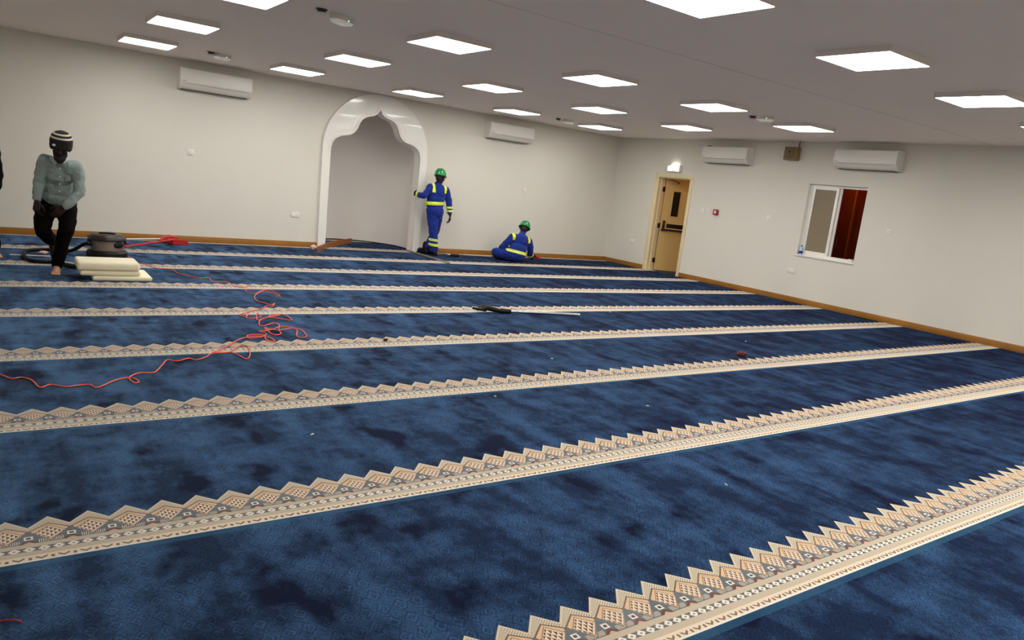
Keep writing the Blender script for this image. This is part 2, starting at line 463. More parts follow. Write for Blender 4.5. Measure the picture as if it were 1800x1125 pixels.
# skirting boards
def skirting(name, x0, x1, y0, y1, label):
    mb = MB(); mb.box(x0, x1, y0, y1, 0, 0.095, 0.004); return struct(name, mb, M_wood, label=label, cat='skirting board')
skirting('baseboard_back', XL, AX-1.012, YB-0.018, YB, 'oak skirting along the arch wall left of the arch')
skirting('baseboard_back.001', AX+1.012, XR, YB-0.018, YB, 'oak skirting along the arch wall right of the arch')
skirting('baseboard_right', XR-0.018, XR, YF, DY0-0.055, 'oak skirting under the sliding window')
skirting('baseboard_right.001', XR-0.018, XR, DY1+0.09, YB-0.018, 'short oak skirting between the corner and the door')
skirting('baseboard_left', XL, XL+0.018, YF, YB-0.018, 'oak skirting on the wall beside the camera')

# ------------------------------------------------------------------ rooms behind the right wall
M_corr = mat('corridor_paint', (206, 182, 136), 0.7, var=0.05)
M_cfloor = mat('dark_corridor_floor', (20, 20, 30), 0.6, var=0.2)
mb = MB()
XA = XR+T
mb.box(14.0, 14.1, 8.6, 12.9, 0, ZC); mb.box(XA, 14.0, 12.6, 12.7, 0, ZC); mb.box(XA, 14.0, 8.6, 8.7, 0, ZC)
struct('wall_corridor', mb, M_corr, label='cream corridor walls seen through the open door', cat='wall')
mb = MB(); mb.box(XR+0.17, 14.0, 8.6, 12.7, -0.05, 0.0); struct('floor_corridor', mb, M_cfloor, label='dark corridor floor beyond the open door', cat='floor')
M_or = mat('dim_orange_wall', (216, 132, 50), 0.7, var=0.06)
for nm, bx4, lb in (('wall_office', (13.6, 13.7, 5.0, 8.6, 0, ZC), 'orange lit far wall of the room behind the window'), ('wall_office.001', (XA, 13.6, 8.5, 8.6, 0, ZC), 'orange lit side wall of the room behind the window, nearer the door'),
                    ('wall_office.002', (XA, 13.6, 5.0, 5.1, 0, ZC), 'orange lit side wall of the room behind the window, nearer the camera')):
    mb = MB(); mb.box(*bx4); struct(nm, mb, M_or, label=lb, cat='wall')
mb = MB(); mb.box(XA, 13.6, 5.1, 8.5, -0.05, 0.0); struct('floor_office', mb, M_cfloor, label='dark floor of the room behind the window', cat='floor')
def lamp(name, loc, energy, rgb, size, label, cat='lamp'):
    r = thing(name, loc, label, cat)
    x, y, z = loc
    mb = MB(); mb.lathe([(0.0, 0.0), (0.10, 0.0), (0.11, 0.015), (0.11, 0.03), (0, 0.03)], (x, y, z), 24); mk('rim', mb, M_white, r)
    mb = MB(); mb.lathe([(0, -0.022), (0.05, -0.018), (0.085, -0.004), (0.085, 0.0), (0, 0.0)], (x, y, z), 24)
    mk('lamp_diffuser', mb, mat('warm_diffuser_'+name, rgb, 0.4, emit=energy), r)
    return r
lamp('ceiling_lamp', (12.95, 9.75, ZC-0.031), 170.0, (255, 190, 100), 0.1, 'round warm ceiling lamp in the corridor beyond the door')
lamp('ceiling_lamp.001', (12.62, 7.55, ZC-0.031), 80.0, (255, 150, 60), 0.1, 'round warm ceiling lamp in the room behind the window')
# dark red cupboards behind the window
wd = thing('wardrobe', (13.35, 8.03, 0), 'tall dark red cupboard in the dim room behind the window', 'cupboard')
mb = MB(); mb.box(13.08, 13.58, 7.60, 8.48, 0, 2.72); mk('carcass', mb, M_redwood, wd)
mb = MB(); mb.box(13.03, 13.58, 7.575, 7.60, 0, 2.72); mk('end_panel', mb, mat('lit_wood_edge', (190, 112, 44), 0.4, var=0.1), wd, label='end panel painted lighter orange as a lit edge')  # light on the edge put into the colour, paler than the carcass
for y0, y1 in ((7.61, 7.86), (7.87, 8.17), (8.18, 8.47)):
    mb = MB(); mb.box(13.055, 13.08, y0, y1, 0.05, 2.68, 0.006); d = mk('cupboard_door', mb, M_redwood, wd)
    mb = MB(); mb.cone((13.035, y1-0.05, 1.0), (13.035, y1-0.05, 1.2), 0.006); mk('handle', mb, M_steel, d)
dd = thing('wardrobe', (13.35, 7.2, 0), 'lower dark red cupboard beside the taller one behind the window', 'cupboard')
mb = MB(); mb.box(13.15, 13.58, 6.90, 7.57, 0, 1.88); mk('carcass', mb, M_redwood, dd)
for y0, y1 in ((6.91, 7.23), (7.24, 7.56)):
    mb = MB(); mb.box(13.125, 13.15, y0, y1, 0.05, 1.85, 0.006); d = mk('cupboard_door', mb, M_redwood, dd)
    mb = MB(); mb.cone((13.105, y0+0.05, 1.0), (13.105, y0+0.05, 1.2), 0.006); mk('handle', mb, M_steel, d)

# ------------------------------------------------------------------ door
door = thing('door_1', (XR, 10.84, 0), 'open cream fire door with a narrow dark glass slot', 'door'); door['kind'] = 'structure'
mb = MB()
A0, A1 = DY0-0.055, DY1+0.085
mb.box(XR-0.018, XR+0.002, A0, DY0+0.004, 0, DZ+0.055, 0.004); mb.box(XR-0.018, XR+0.002, DY1-0.004, A1, 0, DZ+0.055, 0.004)
mb.box(XR-0.017, XR+0.002, DY0+0.004, DY1-0.004, DZ-0.004, DZ+0.055)
mk('architrave', mb, M_cream, door)
mb = MB()
mb.box(XR-0.01, XR+T, DY0-0.002, DY0+0.028, 0, DZ); mb.box(XR-0.01, XR+T, DY1-0.028, DY1+0.002, 0, DZ); mb.box(XR-0.009, XR+T, DY0+0.028, DY1-0.028, DZ-0.028, DZ+0.002)
mb.box(XR+0.07, XR+0.12, DY1-0.045, DY1-0.02, 0, DZ-0.02); mb.box(XR+0.07, XR+0.12, DY0+0.02, DY0+0.045, 0, DZ-0.02); mb.box(XR+0.071, XR+0.119, DY0+0.045, DY1-0.045, DZ-0.05, DZ-0.02)
mk('door_jamb', mb, M_cream, door)
# leaf in local coords: u along the leaf from the hinge, w thickness (towards the hall), z
hx, hy = XR+T+0.015, DY1-0.02
du = Vector((0.875, -0.484, 0)); dw = Vector((-0.484, -0.875, 0))
ML = Matrix(((du.x, dw.x, 0, hx), (du.y, dw.y, 0, hy), (0, 0, 1, 0), (0, 0, 0, 1)))
mb = MB()
zt = 2.0
for b in ((0.0, 0.20, 0.01, zt), (0.37, 0.64, 0.01, zt), (0.20, 0.37, 0.01, 1.20), (0.20, 0.37, 1.74, zt)):
    mb.box(b[0], b[1], -0.022, 0.022, b[2], b[3])
leaf = mk('door_leaf', mb, M_leaf, door, M=ML)
mb = MB(); mb.box(0.20, 0.37, -0.006, 0.006, 1.20, 1.74); mk('vision_glass', mb, M_glassdk, leaf, M=ML)
mb = MB()
for b in ((0.188, 0.205, 1.188, 1.752), (0.365, 0.382, 1.188, 1.752), (0.188, 0.382, 1.188, 1.205), (0.188, 0.382, 1.735, 1.752)): mb.box(b[0], b[1], 0.02, 0.034, b[2], b[3], 0.003)
mk('glazing_bead', mb, M_leaf, leaf, M=ML)
mb = MB()
mb.box(0.05, 0.10, 0.02, 0.075, 0.87, 1.10, 0.012); mb.box(0.545, 0.595, 0.02, 0.075, 0.86, 1.02, 0.012)
mk('bar_bracket', mb, M_dark, leaf, M=ML)
mb = MB(); mb.cone((0.04, 0.095, 0.90), (0.60, 0.095, 0.90), 0.022, n=16); mb.ell((0.04, 0.095, 0.9), 0.026, sub=2); mb.ell((0.60, 0.095, 0.9), 0.026, sub=2)
mb.cone((0.075, 0.06, 0.93), (0.075, 0.095, 0.90), 0.02); mb.cone((0.57, 0.06, 0.93), (0.57, 0.095, 0.90), 0.02)
mk('push_bar', mb, M_dark, leaf, M=ML)
mb = MB(); mb.box(0.15, 0.53, 0.022, 0.027, 0.945, 1.035, 0.002); mk('sign_plate', mb, M_black, leaf, M=ML, label='black sign plate above the push bar')
mb = MB(); mb.cone((0.575, 0.04, 0.60), (0.575, 0.04, 0.86), 0.012); mk('vertical_rod', mb, M_dark, leaf, M=ML)
mb = MB(); mb.box(0.22, 0.34, 0.02, 0.05, 1.915, 1.955, 0.006); mk('closer_body', mb, M_leaf, leaf, M=ML)
mb = MB(); mb.ell((0.27, 0.055, 1.925), 0.020, sub=2); mb.tube([(0.27, 0.06, 1.925), (0.15, 0.13, 1.96), (0.06, 0.06, 1.99)], 0.007, 8); mk('closer_arm', mb, M_dark, leaf, M=ML)
for z in (0.22, 0.98, 1.76):
    mb = MB(); mb.cone((hx-0.012, hy-0.014, z-0.055), (hx-0.012, hy-0.014, z+0.055), 0.014); mb.box(hx-0.07, hx-0.012, hy-0.012, hy-0.008, z-0.05, z+0.05); mk('hinge', mb, M_dark, door)

# ------------------------------------------------------------------ window
win = thing('window_1', (XR, 7.16, WZ0), 'white sliding window with its right half open', 'window'); win['kind'] = 'structure'
xa, xb = XR+0.075, XR+0.155
def rect_frame(mb, y0, y1, z0, z1, wd, x0, x1, bev=0.004):
    mb.box(x0, x1, y0, y0+wd, z0, z1, bev); mb.box(x0, x1, y1-wd, y1, z0, z1, bev)
    mb.box(x0+0.002, x1-0.002, y0+wd, y1-wd, z0, z0+wd); mb.box(x0+0.002, x1-0.002, y0+wd, y1-wd, z1-wd, z1)
mb = MB(); rect_frame(mb, WY0, WY1, WZ0, WZ1, 0.045, xa, xb); mk('window_frame', mb, M_pvc, win)
YM = 7.20
mb = MB(); rect_frame(mb, YM-0.035, WY1-0.04, WZ0+0.04, WZ1-0.04, 0.05, xa+0.008, xa+0.036); sa = mk('sash', mb, M_pvc, win)
mb = MB(); mb.box(xa+0.018, xa+0.024, YM+0.01, WY1-0.085, WZ0+0.085, WZ1-0.085); mk('pane', mb, M_frost, sa)
mb = MB(); rect_frame(mb, YM-0.075, WY1-0.08, WZ0+0.04, WZ1-0.04, 0.05, xa+0.044, xa+0.072); sb = mk('sash', mb, M_pvc, win)
mb = MB(); mb.box(xa+0.055, xa+0.061, YM-0.03, WY1-0.125, WZ0+0.085, WZ1-0.085); mk('pane', mb, M_frost, sb)
mb = MB(); mb.box(XR-0.02, xa+0.002, WY0-0.01, WY1+0.02, WZ0-0.018, WZ0+0.004, 0.004); mk('window_sill', mb, M_pvc, win)
mb = MB(); mb.box(XR-0.001, xa, WY1-0.004, WY1+0.001, WZ0, WZ1); mb.box(XR-0.001, xa, WY0-0.001, WY0+0.004, WZ0, WZ1); mb.box(XR-0.001, xa, WY0, WY1, WZ1-0.004, WZ1+0.001); mk('reveal_lining', mb, M_pvc, win)
# bottle and little box on the sill
bx, by, bz = XR+0.033, 7.645, WZ0+0.004
bt = thing('water_bottle', (bx, by, bz), 'small clear water bottle with a blue label at the left end of the sill', 'bottle')
mb = MB(); mb.lathe([(0, 0), (0.028, 0), (0.031, 0.008), (0.031, 0.095), (0.027, 0.115), (0.012, 0.142), (0.011, 0.15), (0, 0.15)], (bx, by, bz), 20); mk('bottle_body', mb, mat('pale_blue_bottle', (176, 200, 224), 0.15, var=0.05), bt)
mb = MB(); mb.lathe([(0.0315, 0.025), (0.0325, 0.026), (0.0325, 0.068), (0.0315, 0.069)], (bx, by, bz), 20); mk('bottle_label', mb, mat('deep_blue_label', (20, 40, 130), 0.4), bt)
mb = MB(); mb.lathe([(0, 0.148), (0.014, 0.148), (0.014, 0.168), (0, 0.17)], (bx, by, bz), 16); mk('bottle_cap', mb, mat('navy_cap', (26, 30, 60), 0.4), bt)
mb = MB(); mb.box(XR+0.008, XR+0.068, 6.67, 6.74, WZ0+0.004, WZ0+0.062, 0.004); solo('small_box', mb, M_white, (XR+0.038, 6.705, WZ0+0.004), 'small white box at the right end of the window sill', 'box')

# ------------------------------------------------------------------ ceiling panels
Lx = [1.695, 3.685, 5.67, 7.655, 9.64]; Ly = [11.07, 8.86, 6.62, 3.39, 1.15, -1.1]
def make_panel(x, y, label):
    r = thing('ceiling_light', (x, y, ZC), label, 'ceiling light', 'square ceiling lights')
    mb = MB(); rect = (0.312, 0.298)
    o, i = rect; z0, z1 = ZC-0.048, ZC
    for a in ((-o, o, -o, -i), (-o, o, i, o), (-o, -i, -i, i), (i, o, -i, i)): mb.box(x+a[0], x+a[1], y+a[2], y+a[3], z0, z1)
    mb.box(x-i, x+i, y-i, y+i, ZC-0.02, ZC)
    mk('light_frame', mb, M_frame, r)
    mb = MB(); mb.box(x-i, x+i, y-i, y+i, ZC-0.050, ZC-0.040); mk('diffuser', mb, M_panel, r)
    return r
rown = ['row nearest the arch wall', 'second row from the arch wall', 'third row from the arch wall', 'fourth row from the arch wall', 'fifth row from the arch wall', 'last row behind the camera']
coln = ['first from the left wall', 'second from the left wall', 'in line with the arch', 'second from the door wall', 'nearest the door wall']
pan = None
for j, y in enumerate(Ly):
    for i, x in enumerate(Lx):
        lab = 'square glowing ceiling light, %s, %s' % (rown[j], coln[i])
        if pan is None: pan = make_panel(x, y, lab)
        else: copy_tree(pan, (x, y, ZC), lab)

# emergency lights and smoke detectors
def emergency(x, y, label, ang):
    r = thing('emergency_light', (x, y, ZC), label, 'emergency light', 'white emergency lights on the ceiling')
    M = Matrix.Translation((x, y, ZC)) @ Matrix.Rotation(ang, 4, 'Z')
    mb = MB(); mb.box(-0.11, 0.11, -0.055, 0.055, -0.045, 0, 0.006); mk('housing', mb, M_frame, r, M=M)
    mb = MB(); mb.prism([(-0.11, -0.045), (0.11, -0.045), (0.075, -0.072), (-0.075, -0.072)], lambda u, v, d: (u, d, v), -0.05, 0.05); mk('lens', mb, mat('emergency_lens', (236, 232, 226), 0.3, emit=0.12), r, M=M)
    mb = MB(); mb.ell((0.03, -0.052, -0.036), 0.007, sub=2); mk('indicator', mb, mat('green_indicator', (120, 255, 170), 0.3, emit=3.0), r, M=M)
    return r
def detector(x, y, label):
    r = thing('smoke_detector', (x, y, ZC), label, 'smoke detector', 'smoke detectors on the ceiling')
    mb = MB(); mb.lathe([(0, -0.004), (0.056, -0.004), (0.056, 0), (0, 0)][::1], (x, y, ZC), 24); mb.lathe([(0, -0.05), (0.03, -0.05), (0.042, -0.042), (0.046, -0.034), (0, -0.034)], (x, y, ZC), 24); mk('detector_body', mb, M_frame, r)
    mb = MB(); mb.lathe([(0, -0.034), (0.036, -0.034), (0.036, -0.012), (0.05, -0.010), (0.05, -0.004), (0, -0.004)], (x, y, ZC), 24); mk('sensor_slot', mb, M_acdark, r)
    return r
detector(2.37, 6.57, 'small round smoke detector above the room middle, left of the arch')
emergency(2.60, 6.68, 'white emergency light beside the near smoke detector, green lamp lit', 0.5)
detector(2.48, 11.05, 'small smoke detector above the left air conditioner')
emergency(2.64, 11.1, 'white emergency light above the left air conditioner', 0.4)
detector(8.70, 11.20, 'small smoke detector above the right end of the arch wall')
emergency(8.92, 11.16, 'white emergency light above the right end of the arch wall', 0.2)
detector(8.68, 6.79, 'small smoke detector out on the ceiling near the door wall')
emergency(8.71, 6.60, 'white emergency light out on the ceiling near the door wall', -1.2)

# ------------------------------------------------------------------ air conditioners
def air_con(M, label, sleeve=False):
    loc = M @ Vector((0, 0, 0.15))
    r = thing('air_conditioner', loc, label, 'air conditioner', 'wall air conditioners')
    hw = 0.535
    prof = [(0, 0.0), (-0.10, 0.0), (-0.165, 0.03), (-0.205, 0.085), (-0.212, 0.10), (-0.212, 0.27), (-0.195, 0.305), (-0.16, 0.31), (0, 0.31)]
    mb = MB(); mb.prism(prof, lambda u, v, d: (d, u, v), -hw, hw); mk('body', mb, M_ac, r, M=M, angle=30)
    mb = MB(); mb.box(-hw+0.004, hw-0.004, -0.226, -0.208, 0.088, 0.296, 0.007); mk('front_panel', mb, M_ac, r, M=M)
    mb = MB(); mb.prism([(-0.205, 0.082), (-0.200, 0.086), (-0.112, 0.004), (-0.118, -0.002)], lambda u, v, d: (d, u, v), -hw+0.07, hw-0.07); mk('louver', mb, mat('louver_plastic', (206, 200, 192), 0.45), r, M=M)
    mb = MB(); mb.box(-hw+0.05, hw-0.05, -0.10, -0.006, -0.007, 0.0); mk('bottom_vent', mb, M_acdark, r, M=M)
    mb = MB(); mb.box(-hw+0.03, -hw+0.085, -0.228, -0.225, 0.108, 0.118); mk('badge', mb, mat('grey_badge', (160, 154, 146), 0.4), r, M=M)
    if sleeve:
        mb = MB(); mb.tube([(-hw+0.06, -0.05, 0.322), (-hw-0.02, -0.05, 0.322), (-hw-0.03, -0.05, 0.30), (-hw-0.03, -0.05, 0.20)], 0.014, 8); mk('pipe_sleeve', mb, M_black, r, M=M, label='black pipe sleeve')
    return r
def MBk(x, z): return Matrix.Translation((x, YB, z))
def MRt(y, z): return Matrix.Translation((XR, y, z)) @ Matrix.Rotation(-PI/2, 4, 'Z')
air_con(MBk(2.895, 2.368), 'white air conditioner on the arch wall, left of the arch')
air_con(MBk(8.545, 2.35), 'white air conditioner on the arch wall, right of the arch')
air_con(MRt(9.49, 2.352), 'white air conditioner with a black pipe sleeve, right of the door', True)
air_con(MRt(6.66, 2.372), 'white air conditioner above the sliding window')

# ------------------------------------------------------------------ exit sign
r = thing('exit_sign', (XR, 10.86, 2.19), 'small glowing white exit sign above the door frame', 'exit sign')
M = Matrix.Translation((XR, 10.86, 2.128)) @ Matrix.Rotation(-PI/2, 4, 'Z')
mb = MB(); mb.box(-0.18, 0.18, -0.06, 0, 0, 0.135, 0.006); mk('housing', mb, M_white, r, M=M)
mb = MB(); mb.box(-0.165, 0.155, -0.064, -0.058, 0.014, 0.122); face = mk('lit_face', mb, mat('exit_face_glow', (226, 246, 238), 0.3, emit=1.1), r, M=M)
for x0, x1, z0, z1 in ((-0.155, -0.11, 0.095, 0.106), (-0.02, 0.075, 0.094, 0.102), (-0.155, -0.12, 0.022, 0.034), (-0.03, 0.05, 0.022, 0.038)):
    mb = MB(); mb.box(x0, x1, -0.0655, -0.0635, z0, z1); mk('printed_mark', mb, mat('pale_sign_ink', (170, 192, 184), 0.4, emit=0.4), face, M=M)
mb = MB(); mb.box(-0.10, 0.10, -0.05, -0.012, 0.134, 0.139); mk('top_window', mb, mat('exit_top_glow', (255, 252, 236), 0.3, emit=9.0), r, M=M)

# ------------------------------------------------------------------ switches and sockets
def plate(name, M, w_, h_, label, cat, detail='rocker', group='white wall plates'):
    loc = M @ Vector((0, 0, 0)); r = thing(name, loc, label, cat, group)
    mb = MB(); mb.box(-w_/2, w_/2, -0.010, 0, -h_/2, h_/2, 0.003); mk('face_plate', mb, M_white, r, M=M)
    if detail == 'rocker':
        mb = MB(); mb.box(-0.016, 0.016, -0.014, -0.008, -0.022, 0.022, 0.003); mk('rocker', mb, M_plate, r, M=M)
    elif detail == 'twin':
        for s in (-1, 1):
            mb = MB(); mb.box(s*w_/4-0.020, s*w_/4+0.020, -0.0115, -0.009, -0.024, 0.012, 0.001); mk('outlet', mb, M_plate, r, M=M)
            mb = MB(); mb.box(s*w_/4-0.008, s*w_/4+0.008, -0.014, -0.009, 0.020, 0.034, 0.001); mk('rocker', mb, M_white, r, M=M)
    else:
        mb = MB(); mb.cone((0, -0.009, 0), (0, -0.016, 0), 0.022, n=16); mk('dial', mb, M_plate, r, M=M)
    return r
B = lambda x, z: Matrix.Translation((x, YB, z)); Rw = lambda y, z: Matrix.Translation((XR, y, z)) @ Matrix.Rotation(-PI/2, 4, 'Z')
plate('wall_switch', B(2.585, 1.423), 0.095, 0.095, 'white square wall plate high up below the left air conditioner', 'wall plate', 'dial')
plate('power_socket', B(4.308, 0.56), 0.155, 0.095, 'white double socket low on the wall left of the arch', 'socket', 'twin')
plate('wall_switch', B(9.147, 1.402), 0.09, 0.095, 'white square wall plate below the right air conditioner', 'wall plate', 'dial')
plate('power_socket', Rw(11.815, 0.553), 0.15, 0.095, 'white socket low between the corner and the door', 'socket', 'twin')
plate('light_switch', Rw(9.957, 1.42), 0.09, 0.09, 'white light switch, the one nearer the door of the pair', 'switch')
plate('light_switch', Rw(9.82, 1.415), 0.09, 0.09, 'white light switch, the one nearer the red call point', 'switch')
plate('wall_switch', Rw(8.405, 1.42), 0.085, 0.095, 'white wall plate between the red call point and the window', 'wall plate', 'dial')
plate('power_socket', Rw(7.745, 0.545), 0.155, 0.09, 'white double socket below the bottle end of the window', 'socket', 'twin')
plate('wall_switch', Rw(6.135, 1.43), 0.09, 0.09, 'white square wall plate right of the window', 'wall plate', 'dial')
r = thing('fire_call_point', (XR, 9.615, 1.41), 'red fire alarm call point right of the door', 'call point')
M = Rw(9.615, 1.41)
mb = MB(); mb.box(-0.055, 0.055, -0.045, 0, -0.055, 0.055, 0.006); mk('housing', mb, M_cred, r, M=M)
mb = MB(); mb.box(-0.028, 0.028, -0.048, -0.044, -0.030, 0.030, 0.002); mk('press_plate', mb, M_pink, r, M=M)
mb = MB(); mb.cone((0, -0.047, 0), (0, -0.050, 0), 0.006, n=14); mk('target_dot', mb, M_cred, r, M=M)

# ------------------------------------------------------------------ speaker box on the right wall
r = thing('wall_speaker', (XR, 8.08, 2.47), 'beige box speaker high on the wall between two air conditioners', 'speaker')
M = Matrix.Translation((XR, 8.10, 2.475)) @ Matrix.Rotation(-PI/2, 4, 'Z')
mb = MB(); mb.box(-0.115, 0.115, -0.15, 0, 0, 0.225, 0.006); mk('cabinet', mb, mat('beige_cabinet', (146, 124, 84), 0.6), r, M=M)
mb = MB(); mb.box(-0.102, 0.102, -0.156, -0.148, 0.012, 0.213, 0.003); g = mk('grille', mb, M_grille, r, M=M)
mb = MB(); mb.box(-0.015, 0.015, -0.158, -0.155, 0.12, 0.15); mk('badge', mb, M_black, g, M=M)
mb = MB(); mb.tube([(0.07, -0.02, 0.2), (0.075, -0.012, 0.26), (0.075, -0.008, 0.331)], 0.006, 8); mk('cable', mb, M_dark, r, M=M)

# ------------------------------------------------------------------ people: union of tapered limbs, remeshed to one skin
def limb(mb, pts):
    for (p, r), (q, s) in zip(pts, pts[1:]):
        mb.cone(p, q, r, s, n=16)
    for p, r in pts: mb.ell(p, r, sub=2)
def fuse(mb, voxel=0.008, smooth=4, factor=0.5, fold=0.0, fscale=9.0, seed=0.0, stretch=(1, 1, 1)):
    me = bpy.data.meshes.new('tmp'); mb.bm.to_mesh(me); mb.bm.free()
    o = bpy.data.objects.new('tmp', me); COL.objects.link(o)
    md = o.modifiers.new('r', 'REMESH'); md.mode = 'VOXEL'; md.voxel_size = voxel
    if smooth:
        s = o.modifiers.new('s', 'SMOOTH'); s.iterations = smooth; s.factor = factor
    dg = bpy.context.evaluated_depsgraph_get(); dg.update()
    ev = o.evaluated_get(dg); m2 = bpy.data.meshes.new_from_object(ev)
    bm = bmesh.new(); bm.from_mesh(m2)
    bpy.data.objects.remove(o); bpy.data.meshes.remove(me); bpy.data.meshes.remove(m2)
    bm.normal_update()
    if fold:
        for v in bm.verts:
            p = v.co; q = Vector((p.x*stretch[0], p.y*stretch[1], p.z*stretch[2]))*fscale + Vector((seed, seed*1.7, 0))
            d = noise.noise(q) + 0.5*noise.noise(q*2.3)
            v.co = p + v.normal*(fold*d)
    out = MB(); out.bm.free(); out.bm = bm
    return out
def keep(src, planes, centre=None, rad=None, lift=0.004, thick=0.004):
    """strip of a garment between planes, lifted off it: src is a bmesh in world coordinates"""
    bm = src.copy()
    for c, n in planes:
        bmesh.ops.bisect_plane(bm, geom=bm.verts[:]+bm.edges[:]+bm.faces[:], plane_co=Vector(c), plane_no=Vector(n), clear_inner=True)
    if centre is not None:
        c = Vector(centre)
        bad = [f for f in bm.faces if (f.calc_center_median()-c).length > rad]
        bmesh.ops.delete(bm, geom=bad, context='FACES')
    bm.normal_update()
    for v in bm.verts: v.co = v.co + v.normal*lift
    bmesh.ops.solidify(bm, geom=bm.faces[:], thickness=-thick)
    out = MB(); out.bm.free(); out.bm = bm
    return out
def band(src, c, axis, hw, rad):
    c = Vector(c); a = Vector(axis).normalized()
    return keep(src, [(c-a*hw, a), (c+a*hw, -a)], c, rad)
def taped(src, c, axis, hw, rad, root):
    o = mk('reflective_strip', band(src, c, axis, hw, rad), M_hiv, root)
    s = src; mb = keep(s, [(Vector(c)-Vector(axis).normalized()*hw*0.14, Vector(axis)), (Vector(c)+Vector(axis).normalized()*hw*0.14, -Vector(axis))], c, rad, lift=0.0085, thick=0.003)
    mk('silver_line', mb, M_silver, o)
    return o
def basis(f, u):
    f = Vector(f).normalized(); r = f.cross(Vector(u)).normalized(); u2 = r.cross(f)
    return Matrix((r, f, u2)).transposed()            # columns right, forward, up
def head(mb, c, B, s=1.0):
    c = Vector(c)
    L = lambda x, y, z: c + B @ (Vector((x, y, z))*s)
    E = lambda p, r: mb.ell(L(*p), tuple(k*s for k in r), rot=B)
    E((0, -0.012, 0.03), (0.074, 0.092, 0.092)); E((0, 0.022, -0.045), (0.058, 0.066, 0.066)); E((0, 0.058, -0.085), (0.032, 0.03, 0.026))
    E((0, 0.078, 0.036), (0.052, 0.016, 0.014)); E((0, 0.098, -0.018), (0.015, 0.022, 0.017)); E((0, 0.09, 0.008), (0.010, 0.012, 0.028))
    E((0, 0.082, -0.058), (0.026, 0.012, 0.008)); E((0, 0.08, -0.071), (0.023, 0.012, 0.008))
    for k in (-1, 1):
        E((k*0.076, -0.008, -0.004), (0.010, 0.022, 0.034)); E((k*0.045, 0.066, -0.022), (0.022, 0.02, 0.022))
def eyes(c, B, root, s=1.0):
    c = Vector(c)
    for k in (-1, 1):
        p = c + B @ (Vector((k*0.031, 0.070, 0.010))*s)
        mb = MB(); mb.ell(p, (0.0115*s, 0.0125*s, 0.007*s), sub=3, rot=B); e = mk('eye', mb, M_eye, root)
        mb = MB(); mb.ell(p + B @ (Vector((0, 0.0085, -0.001))*s), 0.0058*s, sub=2); mk('iris', mb, M_black, e)
def hand(mb, wrist, d, n, side, curl=0.6, s=1.0, r=0.0088):
    """palm from the wrist along d, palm facing n, thumb on `side`"""
    wrist = Vector(wrist); d = Vector(d).normalized(); n = Vector(n); n = (n - d*n.dot(d)).normalized()
    sd = d.cross(n) * side
    K = [wrist + d*0.085*s + sd*x*s for x in (0.032, 0.011, -0.010, -0.030)]
    for k, x in zip(K, (0.022, 0.008, -0.008, -0.02)):
        mb.cone(wrist + sd*x*s, k, 0.014*s, 0.0115*s, n=10); mb.ell(k, 0.0118*s, sub=2)
    mb.ell(wrist, 0.024*s, sub=2); mb.ell(wrist + d*0.045*s, (0.03*s, 0.03*s, 0.016*s), rot=Matrix((sd, d, n)).transposed())
    for k, ln, c in zip(K, (0.95, 1.05, 1.0, 0.8), (curl*0.9, curl, curl*1.08, curl*1.15)):
        p = k; ang = 0.25*c
        for seg, l in enumerate((0.042, 0.027, 0.022)):
            ang += c*(0.55 if seg == 0 else 0.75)
            q = p + (d*math.cos(ang) + n*math.sin(ang))*l*ln*s
            mb.cone(p, q, r*s*(1-0.08*seg), r*s*(0.92-0.1*seg), n=8); mb.ell(q, r*s*(0.93-0.1*seg), sub=2); p = q
    p = wrist + d*0.022*s + sd*0.022*s
    q = p + (sd*0.75 + d*0.62 + n*0.35).normalized()*0.045*s
    t2 = q + (d*0.85 + sd*0.25 + n*0.45).normalized()*0.034*s
    t3 = t2 + (d*0.8 + n*0.55).normalized()*0.024*s
    limb(mb, [(p, 0.015*s), (q, 0.0115*s), (t2, 0.0105*s), (t3, 0.008*s)])
def foot(mb, ankle, toe_dir, s=1.0, toes=True):
    a = Vector(ankle); f = Vector((toe_dir[0], toe_dir[1], 0)).normalized(); r = Vector((f.y, -f.x, 0))
    z = lambda h: Vector((0, 0, h - a.z))
    heel = a - f*0.045*s + z(0.032*s)
    limb(mb, [(a, 0.036*s), (heel, 0.032*s)]); limb(mb, [(a, 0.036*s), (a + f*0.07*s + z(0.042*s), 0.032*s), (a + f*0.13*s + z(0.026*s), 0.024*s)])
    limb(mb, [(heel, 0.030*s), (a + f*0.13*s - r*0.022*s + z(0.02*s), 0.02*s)]); limb(mb, [(heel, 0.030*s), (a + f*0.13*s + r*0.022*s + z(0.02*s), 0.02*s)])
    if toes:
        for k, (x, l, rr) in enumerate(((-0.034, 0.052, 0.0125), (-0.014, 0.056, 0.0095), (0.003, 0.050, 0.009), (0.019, 0.042, 0.0085), (0.033, 0.032, 0.008))):
            b0 = a + f*0.135*s + r*x*s + z(0.016*s)
            limb(mb, [(b0, rr*1.1*s), (b0 + f*l*s + z(0.012*s) - z(0.016*s), rr*s)])
def copybm(mb): return mb.bm.copy()
